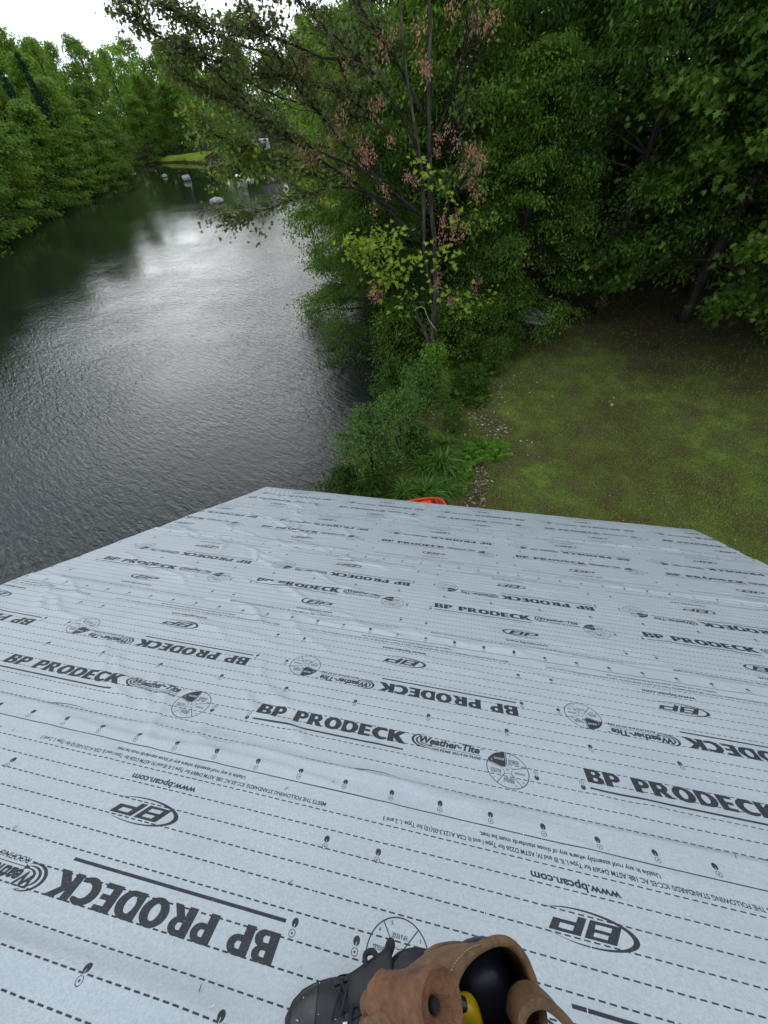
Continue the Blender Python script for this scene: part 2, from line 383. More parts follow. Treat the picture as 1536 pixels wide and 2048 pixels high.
for i in range(16):
    y = 20 + i * 5.5; x = -57 - max(0, y - 26) * .36 - (i % 2) * 4
    s = 1.05 + .12 * math.sin(i * 2.7)
    place((FC, FB)[i % 2], (x, y, 2.0), i * 1.1, (s, s, s * 1.05), 'tall green tree at the back of the left bank wood', group='trees at the back of the left bank wood')
for i, (px, lab) in enumerate([(8, 'dark narrow conifer at the left edge among the leafy bank trees'), (46, 'dark narrow conifer right of the one at the left edge')]):
    q = at(px, 150, 56); place(FCN, (q[0] - .5, 56 + i, .8), i, (.5, .5, .98), lab, group='conifers in the left bank wood')
for px, Y, s, lab in [(175, 84, .98, 'sparse thin-topped tree rising above the left bank canopy'), (225, 96, 1.0, 'pale bare-topped tree standing alone against the sky'),
                      (90, 66, .92, 'wispy tree top sticking out above the nearest left bank trees')]:
    q = at(px, 150, Y); place(FT, (q[0], Y, 1.5), 1.2 * Y, s, lab)

# far end of the pond
for i, (px, Y, p, s, lab) in enumerate([
        (408, 97, FD, 1.05, 'bright light green tree by the far lawn at the end of the pond'),
        (455, 88, FD, .85, 'smaller light green tree right of the bright one at the far shore'),
        (352, 102, FB, 1.0, 'dark tree filling the gap behind the far lawn'),
        (322, 97, FA, .9, 'dark leaning tree at the left end of the far lawn'),
        (385, 118, FD, 1.05, 'tall light green tree on the rise behind the far lawn'),
        (335, 112, FC, 1.05, 'broad green tree high on the rise left of the light green one'),
        (270, 122, FB, 1.15, 'green tree behind the far left corner of the pond'),
        (365, 95.5, FC, .85, 'dark broad tree right behind the far lawn'), (300, 93, FC, .75, 'low dark tree at the left end of the far lawn'), (480, 70, FD, .8, 'light green tree behind the hanging maple branches on the right shore')]):
    q = gp(px, 335, .5); d = ray(px, 300); t = (Y - C[1]) / d[1]
    place(p, (C[0] + d[0] * t, Y, .7), i * 2.2, s, lab)
for i in range(26):
    x = -95 + i * 4.6; y = 128 + 9 * math.sin(i * 1.7) - i * 1.3; s = 1.15 + .2 * math.sin(i * 2.2)
    place((FA, FB, FC, FD)[i % 4], (x, y, 2.2), i, s, 'tree in the wooded backdrop beyond the end of the pond', group='trees of the wooded backdrop')

# right bank going away from the viewer: light green crowns seen through the maple
BR = tree_proto('shore_tree', 31, 9.5, 3.3, 16000, .19, LEAF_MID, h0=.06, nprim=40, up=.25, prof=low, sig=.3, sectube=False)
BR2 = tree_proto('shore_tree', 32, 10, 3.4, 16000, .19, LEAF_FRESH, h0=.08, nprim=40, up=.35, prof=full, sig=.3, sectube=False)
for i, (x, y, p, s, lab) in enumerate([
        (-6.5, 33, BR, .80, 'mid green tree on the right shore just beyond the drooping branches'),
        (-10, 40, BR2, .9, 'light green tree on the right shore beyond the grassy point'),
        (-15, 52, BR2, 1.0, 'light green rounded tree farther along the right shore'),
        (-22, 65, BR2, 1.05, 'light green tree on the right shore level with the nearest rock'),
        (-31, 78, BR, 1.1, 'green tree near the far right corner of the pond'),
        (-3, 38, BR, 1.1, 'green tree set back from the right shore behind the maple'),
        (-7, 48, BR2, 1.15, 'tall light green tree set back behind the grassy point'),
        (-13, 62, BR, 1.2, 'tall green tree set back from the right shore farther off'),
        (-24, 84, BR2, 1.2, 'pale green tree beyond the right shore at the far end')]):
    place(p, (x, y, .6), i * 1.9, s, lab)

# right forest
N1 = tree_proto('forest_tree', 41, 12, 4.0, 42000, .135, LEAF_MID, h0=.09, nprim=50, nsec=9, up=.15, prof=low, sig=.26, droop=.55, templ=T_OVAL6, r0=.17)
N2 = tree_proto('forest_tree', 42, 13, 3.8, 42000, .13, LEAF_DARK, h0=.13, nprim=50, nsec=9, up=.25, prof=full, sig=.25, droop=.5, templ=T_OVAL6, r0=.18)
N3 = tree_proto('forest_tree', 43, 12.5, 4.3, 30000, .16, LEAF_MID, h0=.17, nprim=44, nsec=9, up=.1, prof=full, sig=.24, droop=.4, templ=T_MAPLE, r0=.2)
near = [
    (1.6, 17.6, N1, .62, 0, 'dark green leafy tree sheltering the grey upturned boat'),
    (5.1, 18.3, N2, .85, 1, 'dark-trunked tree at the back of the lawn right of the grey boat'),
    (7.9, 17.6, N3, .95, 2, 'leaning dark-trunked maple at the back of the lawn'),
    (11.5, 14.8, N3, 1.0, 3, 'maple whose bright leaf tiers reach in from the right edge'),
    (-4.2, 18.6, N1, .80, 3, 'green tree leaning out over the pond left of the maple'),
    (-5.6, 23.5, N1, .95, 6, 'green tree on the right bank drooping over the pond behind the maple'),
    (-3.3, 16.2, N1, .60, 1, 'smallest green tree leaning over the pond, nearest the maple'),
    (13.2, 10.8, N2, .95, 5, 'dark tree added past the right edge to shade the lawn'),  # added beside the lawn to deepen its shade
    (9.0, 20.5, N1, 1.0, 2, 'dark leafy tree behind the leaning maple'),
    (-1.2, 18.2, N1, .85, 4, 'bushy green tree directly behind the reddish maple'),
    (-2.6, 22.5, N1, .85, 5, 'green tree with branches drooping down to the pond left of the maple'),
    (1.2, 23, N2, 1.0, 6, 'tall dark tree in the wood between the maple and the lawn'),
    (5.5, 24, N3, 1.05, 7, 'tall tree in the wood straight behind the middle of the lawn'),
    (10.5, 22, N2, 1.05, 0, 'tall dark tree in the wood at the upper right corner'),
    (15.5, 18.5, N1, 1.05, 1, 'dense tree at the right edge of the lawn'),
]
for x, y, p, s, rz, lab in near:
    place(p, (x, y, ground_at(x, y) - .05), rz * 1.37, s, lab)
N4 = tree_proto('wood_tree', 44, 13, 4.2, 14000, .24, LEAF_DARK, h0=.1, nprim=40, nsec=7, up=.2, prof=full, sig=.36, sectube=False)
k = 0
for y in (28, 34, 41):
    for x in range(-1, 40, 5):
        k += 1; s = 1.05 + .12 * math.sin(k * 2.1)
        place(N4, (x + 1.3 * math.sin(k * 3.3) + (y - 28) * .1, y + math.cos(k), .9), k, s, 'dark tree deep in the wood behind the lawn', group='trees deep in the wood behind the lawn')
for x, y in [(20, 22), (21, 15), (22, 8), (23, 1), (27, 12), (27, 19)]:  # unseen trees added to block light from the right
    k += 1; place(N4, (x, y, .9), k, 1.05, 'unseen dark tree added right of the lawn to block light', group='unseen trees added right of the lawn')

# ------------------------------------------------------------------ the half bare maple leaning over the pond
r = np.random.default_rng(99)
base = at(862, 716, 13.8)
maple = empty('maple_tree', tuple(base)); tag(maple, 'half bare maple with reddish seed clusters leaning over the pond at the lawn corner', 'tree')
def L3(pts, n): return spline(np.array([at(*p) for p in pts]) - base, n)
g0 = ground_at(base[0], base[1]) - .1
trunkA = L3([(862, 716, 13.8), (866, 640, 13.7), (869, 560, 13.6), (861, 440, 13.5), (854, 330, 13.4), (853, 200, 13.3), (857, 60, 13.2), (850, -120, 13.0)], 30)
trunkA = np.vstack([[trunkA[0][0], trunkA[0][1], g0 - base[2]], trunkA])
trunkB = L3([(866, 590, 13.6), (848, 510, 13.35), (845, 400, 13.1), (839, 300, 12.9), (823, 190, 12.7), (806, 80, 12.6), (788, -80, 12.4)], 24)
stub = L3([(860, 690, 13.75), (846, 655, 13.6), (832, 625, 13.5), (820, 585, 13.4)], 8)
tk = Acc(); trunkA[2:-1] += np.cumsum(r.normal(size=(28, 3)) * .012, 0) * [1, 1, 0]; trunkB[2:] += np.cumsum(r.normal(size=(22, 3)) * .012, 0) * [1, 1, 0]
tk.tube(trunkA, np.linspace(.095, .020, 31), 10); tk.tube(trunkB, np.linspace(.05, .016, 24), 8); tk.tube(stub, np.linspace(.07, .03, 8), 8)
o = link('trunk', tk.mesh('trunk', True), maple, BARK)
dw = Acc(); dw.tube(L3([(874, 662, 13.5), (858, 640, 13.4), (847, 615, 13.35), (834, 616, 13.3), (829, 622, 13.3)], 12), np.linspace(.015, .006, 12), 6)
tag(link('dead_branch', dw.mesh('dead_branch', True), maple, BARK_W), 'bleached dead branch')
BRS = [  # pixel path with distance, radius
    ([(845, 440, 13.2), (770, 372, 12.8), (700, 300, 12.5), (620, 210, 12.2), (560, 120, 12.0), (500, 20, 11.8), (470, -70, 11.6)], .045, 'o'),
    ([(838, 300, 12.9), (790, 210, 12.5), (720, 120, 12.2), (640, 50, 12.0), (560, -30, 11.8)], .04, 'o'),
    ([(846, 490, 13.3), (760, 405, 12.9), (640, 320, 12.4), (540, 250, 12.0), (430, 190, 11.8), (330, 150, 11.6)], .04, 'o'),
    ([(842, 430, 13.1), (740, 350, 12.6), (620, 290, 12.3), (520, 230, 12.0), (400, 120, 11.7), (300, 60, 11.4), (255, -5, 11.3)], .04, 'o'),
    ([(800, 425, 13.0), (700, 372, 12.6), (600, 342, 12.2), (510, 335, 12.0), (455, 345, 11.9)], .03, 'g'),
    ([(790, 405, 12.9), (690, 375, 12.5), (600, 395, 12.2), (520, 425, 12.0), (445, 440, 11.9)], .028, 'b'),
    ([(852, 330, 13.4), (900, 200, 13.1), (930, 100, 12.9), (955, -30, 12.7)], .035, 'd'),
    ([(856, 405, 13.5), (915, 330, 13.2), (925, 250, 13.1), (945, 150, 13.0), (962, 50, 12.9)], .028, 'd'),
    ([(848, 230, 13.2), (790, 120, 12.9), (720, 20, 12.6), (690, -60, 12.5)], .04, 'o'),
    ([(866, 585, 13.6), (805, 560, 13.1), (755, 532, 12.9), (700, 505, 12.7)], .022, 'l'),
    ([(866, 560, 13.6), (800, 510, 13.2), (750, 490, 13.0), (705, 490, 12.9)], .022, 'l'),
    ([(868, 590, 13.6), (915, 605, 13.2), (965, 600, 13.0)], .018, 'm'),
    ([(866, 520, 13.6), (905, 470, 13.3), (950, 440, 13.1)], .018, 'm'),
    ([(720, 120, 12.2), (640, 110, 12.0), (520, 60, 11.7), (400, 30, 11.5), (300, -10, 11.3)], .028, 'o'),
    ([(620, 210, 12.2), (540, 190, 11.9), (450, 130, 11.6), (360, 110, 11.4)], .022, 'o'),
    ([(560, 120, 12.0), (480, 90, 11.7), (400, 50, 11.5), (330, 10, 11.3)], .020, 'o'),
    ([(700, 300, 12.5), (640, 230, 12.3), (590, 120, 12.1), (560, 30, 12.0)], .02, 'o'),
    ([(770, 372, 12.8), (720, 250, 12.6), (690, 150, 12.5), (640, 20, 12.3)], .02, 'd'),
    ([(600, 342, 12.2), (520, 300, 11.9), (450, 280, 11.7), (400, 240, 11.6)], .016, 'g'),
    ([(860, 470, 13.5), (900, 400, 13.2), (940, 340, 13.1)], .014, 'd'),
    ([(640, 320, 12.4), (560, 320, 12.2), (480, 290, 11.9)], .016, 'g'),
    ([(839, 300, 12.9), (770, 260, 12.7), (700, 200, 12.5), (600, 170, 12.2), (520, 160, 12.0)], .02, 'o'),
]
br = Acc(); tw = Acc(); lv = {c: Acc() for c in 'olb'}
pts_big = []          # single lobed leaves and clusters get their own objects
for path, rad, kind in BRS:
    Q = L3(path, 26); Q[3:] += np.cumsum(r.normal(size=(23, 3)) * .010, 0)
    br.tube(Q, np.linspace(rad, .007, 26), 6)
    Lq = np.linalg.norm(np.diff(Q, axis=0), axis=1).sum()
    ntw = int(Lq * {'o': 14, 'g': 16, 'b': 10, 'd': 11, 'l': 10, 'm': 9}[kind])
    C1, D1 = [], []
    for t in range(ntw):
        u = r.uniform(.22, 1.0) ** .8; i = int(u * 24); b = Q[i] + (Q[i + 1] - Q[i]) * r.uniform()
        main = unit(Q[min(i + 1, 25)] - Q[max(i - 1, 0)]); sd_ = unit(np.cross(main, [0, 0, 1]) * (1 if t % 2 else -1) + r.normal(size=3) * .35)
        d = unit(main * .75 + sd_ * .6 + np.array([0, 0, .12])); L = r.uniform(.35, 1.05) * (1.1 - .5 * u)
        w = np.linspace(0, 1, 5)[:, None]; q = b + d * L * w + sd_ * L * .12 * w ** 2 + np.array([0, 0, -.12 * L]) * w ** 2 + r.normal(size=(5, 3)) * .015
        tw.tube(q, np.linspace(.008, .0025, 5), 3, False)
        C1.append(q[1:]); D1.append(np.repeat(d[None], 4, 0))
        for z in range(2):
            b2 = q[r.integers(1, 4)]; d2 = unit(d + r.normal(size=3) * .5); q2 = b2 + d2 * L * .45 * np.linspace(0, 1, 3)[:, None]
            tw.tube(q2, [.004, .003, .002], 3, False); C1.append(q2[1:]); D1.append(np.repeat(d2[None], 2, 0))
    C1 = np.concatenate(C1); D1 = np.concatenate(D1)
    if kind == 'o': spray(lv['o'], r, C1, D1, int(Lq * 250), .075, .10, T_MAPLE, .6, .6, .5, .3); spray(lv['b'], r, C1, D1, int(Lq * 40), .07, .09, T_MAPLE, .7, 1.2, .4, .3)
    if kind == 'g': spray(lv['l'], r, C1, D1, int(Lq * 160), .08, .10, T_MAPLE, .5, .5, .25, .3); spray(lv['o'], r, C1, D1, int(Lq * 300), .08, .11, T_MAPLE, .5, .5, .75, .3)
    if kind == 'b': spray(lv['b'], r, C1[len(C1) // 2:], D1[len(C1) // 2:], int(Lq * 70), .07, .08, T_MAPLE, .8, 1.6, .4, .4); spray(lv['o'], r, C1, D1, int(Lq * 180), .08, .11, T_MAPLE, .5, .5, .6, .3)
    if kind == 'd': spray(lv['o'], r, C1, D1, int(Lq * 30), .07, .10, T_MAPLE, .6, .6, .5, .3)
    if kind in 'lm': pts_big.append((C1, D1, kind))
    # side leaves of the lowest branches
    if kind == 'l': spray(lv['l'], r, C1, D1, int(Lq * 130), .105, .13, T_MAPLE, .55, .45, .5, .35)
    if kind == 'm': spray(lv['l'], r, C1, D1, int(Lq * 60), .085, .12, T_MAPLE, .55, .45, .5, .35)
link('branches', br.mesh('branches', True), maple, BARK_D)
tag(link('twigs', tw.mesh('twigs'), maple, BARK_D), kind='stuff')
tag(link('small_leaves', lv['o'].mesh('small_leaves', tint=True), maple, LEAF_OLIVE), 'sparse dull olive leaves', kind='stuff')
tag(link('wilted_leaves', lv['b'].mesh('wilted_leaves', tint=True), maple, LEAF_BROWN), 'hanging brownish leaves', kind='stuff')
tag(link('lime_leaves', lv['l'].mesh('lime_leaves', tint=True), maple, LEAF_LIME), 'bright yellow-green lobed leaves', kind='stuff')
# extra lime foliage patches round the lower trunk (pixel centre, distance, half width px, leaves)
lm = []
for k in range(3):
    aa = Acc(); P0 = np.zeros((1, 3)); leaf_mesh(aa, P0, np.array([1.]), np.array([[1., 0, 0]]), np.array([[0, 0, 1.]]), T_MAPLE, np.array([.35 + .25 * k])); me = aa.mesh('leaf', tint=True); me.materials.append(LEAF_LIME); lm.append(me)
PATCH = [(760, 500, 12.7, 42, 24, 34), (815, 525, 12.6, 50, 30, 44), (790, 565, 12.6, 55, 26, 40), (745, 545, 12.5, 30, 22, 16), (905, 495, 12.9, 34, 20, 16), (885, 515, 12.8, 38, 26, 22),
         (790, 470, 13, 36, 20, 20), (905, 590, 12.8, 40, 30, 20), (870, 360, 13.0, 30, 20, 14), (900, 420, 12.9, 28, 40, 18), (820, 320, 12.9, 26, 16, 10), (800, 610, 12.7, 40, 22, 14), (930, 620, 12.8, 30, 22, 14), (850, 335, 12.8, 16, 18, 8)]
for (px, py, Y, sx, sy, n) in PATCH:
    ctr = at(px, py, Y) - base
    for k in range(n):
        p = at(px + r.normal() * sx * .55, py + r.normal() * sy * .55, Y + r.normal() * .25) - base
        o = link('leaf', lm[r.integers(0, 3)], maple); s = r.uniform(.10, .17)
        nrm = unit(np.array([r.normal() * .35, -.35 + r.normal() * .3, 1.])); ax = unit(np.array([r.normal(), r.normal() * .8 - .3, -.35])); sdv = unit(np.cross(nrm, ax)); nn = np.cross(ax, sdv)
        o.matrix_world = Matrix.LocRotScale(Vector(p), Matrix(np.stack([ax, sdv, nn], 1).tolist()).to_quaternion(), Vector((s, s, s)))
    w = np.linspace(0, 1, 6)[:, None]
    if n > 12:
        t0 = trunkA[np.argmin(np.abs(trunkA[:, 2] - ctr[2] + .2))]
        aa = Acc(); q = t0 + (ctr - t0) * w + np.array([0, 0, .12]) * np.sin(math.pi * w); aa.tube(q, np.linspace(.014, .005, 6), 5); link('leafy_branch', aa.mesh('leafy_branch', True), maple, BARK_D)
# seed clusters: about fifty hanging bunches, each its own part
def cluster_mesh(seed, n):
    rr = np.random.default_rng(seed); a = Acc()
    P = rr.normal(size=(n, 3)) * np.array([.5, .5, .6]); P[:, 2] -= .3
    leaf_mesh(a, P, rr.uniform(.26, .45, n), np.stack([rr.normal(size=n) * .8, rr.normal(size=n) * .8, -np.ones(n)], 1), rr.normal(size=(n, 3)), T_OVAL, rr.uniform(.1, .95, n))
    me = a.mesh('seed_cluster', tint=True); me.materials.append(LEAF_PINK); return me
cm = [cluster_mesh(5 + i, 34 + 8 * i) for i in range(4)]
CL = [(576, 128), (573, 145), (612, 120), (622, 112), (590, 78), (688, 108), (712, 118), (738, 128), (728, 138), (768, 88), (760, 75), (785, 58), (825, 45), (845, 50), (852, 130), (850, 118), (742, 200), (752, 212),
      (758, 192), (683, 222), (720, 250), (660, 272), (675, 262), (722, 290), (730, 282), (700, 330), (738, 310), (745, 300), (705, 345), (640, 300), (630, 310), (600, 290), (775, 380), (765, 370), (815, 345), (780, 275), (955, 300),
      (945, 295), (938, 290), (962, 312), (950, 325), (912, 275), (875, 270), (930, 330), (945, 370), (950, 385), (940, 360), (828, 352), (890, 435), (905, 440), (915, 425), (885, 438), (920, 468), (930, 458), (905, 465), (882, 470),
      (745, 410), (750, 570), (760, 582), (742, 585), (755, 590), (895, 250), (872, 300), (905, 5), (945, 35), (960, 40), (975, 38), (990, 25), (958, 20), (880, 545), (965, 560), (950, 565), (910, 600), (900, 595), (875, 560), (735, 505), (960, 380), (725, 315)]
for i, (px, py) in enumerate(CL):
    Yd = 12.6 - (0.6 if px < 700 else 0) + (.25 if px > 860 else 0)
    o = link('seed_cluster', cm[i % 4], maple); o['kind'] = 'stuff'; o.location = at(px, py, Yd) - base
    s = r.uniform(.10, .16); o.scale = (s, s, s * r.uniform(1, 1.4)); o.rotation_euler = (r.normal() * .2, r.normal() * .2, r.uniform(0, 6))
    # its stalk
    if i % 3 == 0:
        aa = Acc(); w = np.linspace(0, 1, 5)[:, None]; p0 = np.array(o.location); aa.tube(p0 + np.array([r.normal() * .3, .2, .35]) * w * w + np.array([.15 * r.normal(), .1, .1]) * w, np.linspace(.003, .007, 5), 4)
        link('stalk', aa.mesh('stalk'), maple, BARK)

# ------------------------------------------------------------------ shrubs and plants on the shore
SH1 = tree_proto('shrub', 51, 1.9, 1.1, 5200, .085, LEAF_MID, h0=.02, nprim=34, up=.5, prof=full, sig=.13, r0=.03, wob=.1, tname='stem')
SH2 = tree_proto('shrub', 52, 1.8, 1.15, 6500, .075, LEAF_GREY, h0=.02, nprim=34, up=.45, prof=full, sig=.13, r0=.025, wob=.1)
SH3 = tree_proto('shrub', 53, 1.5, 1.0, 3600, .10, LEAF_DARK, h0=.02, nprim=28, up=.3, prof=low, sig=.14, r0=.025, wob=.1)
SH4 = tree_proto('shrub', 54, 2.2, .8, 3200, .11, LEAF_FRESH, h0=.05, nprim=26, up=.7, prof=full, sig=.12, r0=.03, wob=.1)
SHL = [
    (860, 790, SH4, .80, 'bright green leafy bush at the foot of the maple trunk'),
    (840, 800, SH2, .70, 'greyish green bush at the water edge left of the bright bush'),
    (800, 880, SH2, .80, 'greyish green bush hanging over the water above the daylilies'),
    (745, 925, SH2, .85, 'loose grey-green bush leaning out over the pond'),
    (690, 960, SH3, .72, 'low dark bush at the water beside the roof corner'),
    (835, 880, SH3, .45, 'dark low bush between the grey-green bushes and the daylilies'),
    (745, 975, SH3, .55, 'dark bush tucked against the roof edge left of the daylilies'),
    (940, 770, SH3, .60, 'dark low shrub at the lawn edge right of the bright bush'),
    (905, 845, SH1, .40, 'small green shrub above the daylilies'),
    (985, 730, SH1, .55, 'low leafy shrub under the trees at the lawn corner'),
    (1010, 690, SH3, .70, 'dark shrub at the lawn corner left of the grey boat'),
    (790, 740, SH3, .85, 'dark shrub hanging over the water below the maple'),
    (960, 690, SH1, .85, 'green shrub behind the maple trunk on the lawn side'),
    (1000, 655, SH1, .95, 'leafy shrub left of the grey upturned boat'),
    (905, 700, SH1, 1.0, 'green shrub just right of the maple trunk'),
    (800, 690, SH1, 1.1, 'green shrub leaning over the pond left of the maple trunk'),
]
for i, (px, py, p, s, lab) in enumerate(SHL):
    q = gp(px, py + 18, .7); z = ground_at(q[0], q[1])
    place(p, (q[0], q[1], max(z, .05) - .03), i * 1.9, s, lab, cat='shrub')
# fill behind the maple: bank growth hanging to the water
SH5 = tree_proto('bank_bush', 56, 4.2, 2.1, 17000, .10, LEAF_DARK, h0=.02, nprim=46, nsec=8, up=.35, prof=low, sig=.2, r0=.05, droop=.55)
for i, (x, y, s, lab) in enumerate([
        (-2.2, 16.0, .80, 'dense dark bush on the bank just behind the maple trunk'), (-3.0, 19.0, 1.0, 'dense bush drooping to the water beyond the maple'),
        (-4.3, 22.6, 1.1, 'dense bush on the bank under the drooping branches'), (-5.8, 26.5, 1.05, 'farthest of the dense bushes drooping along the right bank'),
        (.4, 16.4, .85, 'dense dark bush between the maple trunk and the grey boat'), (-.4, 20, 1.1, 'dense bush in the wood edge behind the maple')]):
    place(SH5, (x, y, max(ground_at(x, y), .1)), i * 2.1, s, lab, cat='bush')

def blade_clump(name, seed, n, L, wd, mat, droop=.9, seg=5):
    rr = np.random.default_rng(seed); a = Acc()
    for k in range(n):
        az = rr.uniform(0, 2 * math.pi); l = L * rr.uniform(.6, 1.15); el = rr.uniform(.75, 1.45); w = np.linspace(0, 1, seg)[:, None]
        d = np.array([math.cos(az) * math.cos(el), math.sin(az) * math.cos(el), math.sin(el)])
        q = d * l * w + np.array([math.cos(az) * .35, math.sin(az) * .35, -droop]) * l * .62 * w ** 2.4 + np.array([rr.normal() * .1, rr.normal() * .1, 0]) * L * .6
        sdv = np.array([-math.sin(az), math.cos(az), 0]) * wd * np.array([[.6], [1], [.9], [.6], [.08]]) * .5
        V = np.concatenate([q - sdv, q + sdv]); i = np.arange(seg - 1); a.add(V, np.stack([i, i + 1, i + 1 + seg, i + seg], 1), np.clip(rr.normal(.5, .25), 0, 1))
    me = a.mesh(name, tint=True); me.materials.append(mat); return me
BL = [blade_clump('daylily_clump', 61 + i, 150, .85, .034, LEAF_BLADE) for i in range(3)]
for i, (px, py, s, lab) in enumerate([
        (850, 985, 1.05, 'daylily clump of arching narrow leaves just above the orange boat'), (805, 985, .9, 'daylily clump left of the orange boat against the roof edge'),
        (880, 925, 1.0, 'daylily clump between the orange boat and the dark bushes'), (845, 930, .85, 'dark green daylily clump beside the grey-green bush'),
        (890, 890, .9, 'daylily clump below the small green shrub'), (893, 975, .75, 'daylily clump right behind the stern of the orange boat'),
        (905, 945, .7, 'narrow leaved clump at the edge of the leaf litter')]):
    q = gp(px, py + 6, .75); o = link('daylily_clump', BL[i % 3]); o.location = (q[0], q[1], ground_at(q[0], q[1]) - .02); o.rotation_euler = (0, 0, i * 1.1); o.scale = (s, s, s)
    tag(o, lab, 'plant', 'daylilies on the shore')
T_PINNA = (np.array([[0, 0, 0], [.3, .11, .02], [1, 0, -.1], [.3, -.11, .02]]), [[0, 3, 2], [0, 2, 1]])
def fern_mesh(seed, nf=26, L=.7):
    rr = np.random.default_rng(seed); a = Acc()
    for k in range(nf):
        az = rr.uniform(0, 6.283); el = rr.uniform(.7, 1.4); l = L * rr.uniform(.6, 1.1); w = np.linspace(.1, 1, 16)[:, None]
        d = np.array([math.cos(az) * math.cos(el), math.sin(az) * math.cos(el), math.sin(el)])
        q = d * l * w + np.array([0, 0, -.5]) * l * w ** 2.5 + np.array([rr.normal() * .12, rr.normal() * .12, 0]); sd_ = np.array([-math.sin(az), math.cos(az), 0.])
        sz = .085 * l / .6 * np.sin(math.pi * (w[:, 0] * .85 + .12)) + .012
        for sg in (-1, 1):
            leaf_mesh(a, q, sz, np.repeat((sd_ * sg + d * .5)[None], 16, 0), np.tile([0, 0, 1.], (16, 1)) + rr.normal(size=(16, 3)) * .15, T_PINNA, np.full(16, np.clip(rr.normal(.5, .3), 0, 1)))
        a.tube(q, .003, 3, False)
    me = a.mesh('fern', tint=True); me.materials.append(LEAF_FERN); return me
FN = [fern_mesh(71), fern_mesh(72), fern_mesh(73)]
for i, (px, py, s, lab) in enumerate([(985, 895, .9, 'bright green fern standing at the lawn edge, rightmost of its patch'), (955, 905, .95, 'bright green fern in the middle of the patch at the lawn edge'), (930, 925, .85, 'bright green fern at the lower left of the fern patch'),
                                      (965, 880, .8, 'bright green fern at the back of the fern patch'), (1000, 880, .6, 'small fern reaching over the lawn from the fern patch'), (925, 960, .55, 'small bright fern below the patch beside the leaf litter'), (940, 890, .8, 'bright green fern against the daylilies')]):
    q = gp(px, py + 14, .78); o = link('fern', FN[i % 3]); o.location = (q[0], q[1], ground_at(q[0], q[1]) - .01); o.rotation_euler = (0, 0, i * 2.1); o.scale = (s, s, s * .9)
    tag(o, lab, 'fern', 'ferns at the lawn edge')
# broad low leaves at the lawn corner
gc = Acc(); n = 2600
px = r.uniform(900, 1040, n); py = 640 + r.uniform(0, 1, n) ** .8 * 175; keep = px < 1040 - (py - 640) * .35 - 20 * r.uniform(size=n)
P = np.array([gp(x, y, .85) for x, y in zip(px[keep], py[keep])]); P[:, 2] = ground_h(P[:, 0], P[:, 1]) + r.uniform(.03, .3, len(P))
leaf_mesh(gc, P, r.uniform(.07, .15, len(P)), r.normal(size=(len(P), 3)) * [1, 1, .2], np.tile([0, 0, 1.], (len(P), 1)) + r.normal(size=(len(P), 3)) * .35, T_MAPLE, np.clip(r.normal(.5, .25, len(P)), 0, 1))
tag(link('ground_cover', gc.mesh('ground_cover', tint=True), mat=LEAF_MID), 'low broad-leaved ground cover at the lawn corner under the maple', 'ground cover', kind='stuff')
# dead leaves along the lawn edge
dl = Acc()
def litter(poly, n, zoff=.012, smin=.03, smax=.10):
    poly = np.array(poly, float); u = r.uniform(0, len(poly) - 1.001, n); i = u.astype(int); f = (u - i)[:, None]
    c = poly[i] * (1 - f) + poly[i + 1] * f; x = c[:, 0] + r.normal(size=n) * c[:, 2]; y = c[:, 1] + r.normal(size=n) * c[:, 2] * .6
    P = np.array([gp(a_, b_, .8) for a_, b_ in zip(x, y)]); P[:, 2] = ground_h(P[:, 0], P[:, 1]) + r.uniform(.005, .045, n)
    leaf_mesh(dl, P, r.uniform(smin, smax, n), r.normal(size=(n, 3)) * [1, 1, .25], np.tile([0, 0, 1.], (n, 1)) + r.normal(size=(n, 3)) * .5, T_OVAL6, r.uniform(0, 1, n) ** 1.8)
litter([(945, 1010, 14), (955, 975, 14), (970, 945, 10), (955, 915, 5)], 360)
litter([(930, 830, 24), (965, 850, 22), (1000, 860, 14), (985, 830, 22)], 420)
litter([(900, 800, 30), (960, 800, 28), (1010, 760, 25)], 500)
litter([(1040, 900, 30), (1030, 870, 20)], 60)
tag(link('leaf_litter', dl.mesh('leaf_litter', tint=True), mat=LEAF_LITTER), 'pale brown dead leaves strewn along the lawn edge by the ferns', 'dead leaves', kind='stuff')
dl = Acc(); n = 1500
x = r.uniform(960, 1536, n); y = r.uniform(590, 1120, n); P = np.array([gp(a_, b_, .9) for a_, b_ in zip(x, y)]); P[:, 2] = ground_h(P[:, 0], P[:, 1]) + .02
leaf_mesh(dl, P, r.uniform(.012, .045, n), r.normal(size=(n, 3)) * [1, 1, .2], np.tile([0, 0, 1.], (n, 1)) + r.normal(size=(n, 3)) * .4, T_OVAL, r.uniform(0, 1, n) ** 2)
tag(link('lawn_flecks', dl.mesh('lawn_flecks', tint=True), mat=LEAF_LITTER), 'small pale petals and leaf scraps scattered over the lawn', 'leaf scraps', kind='stuff')
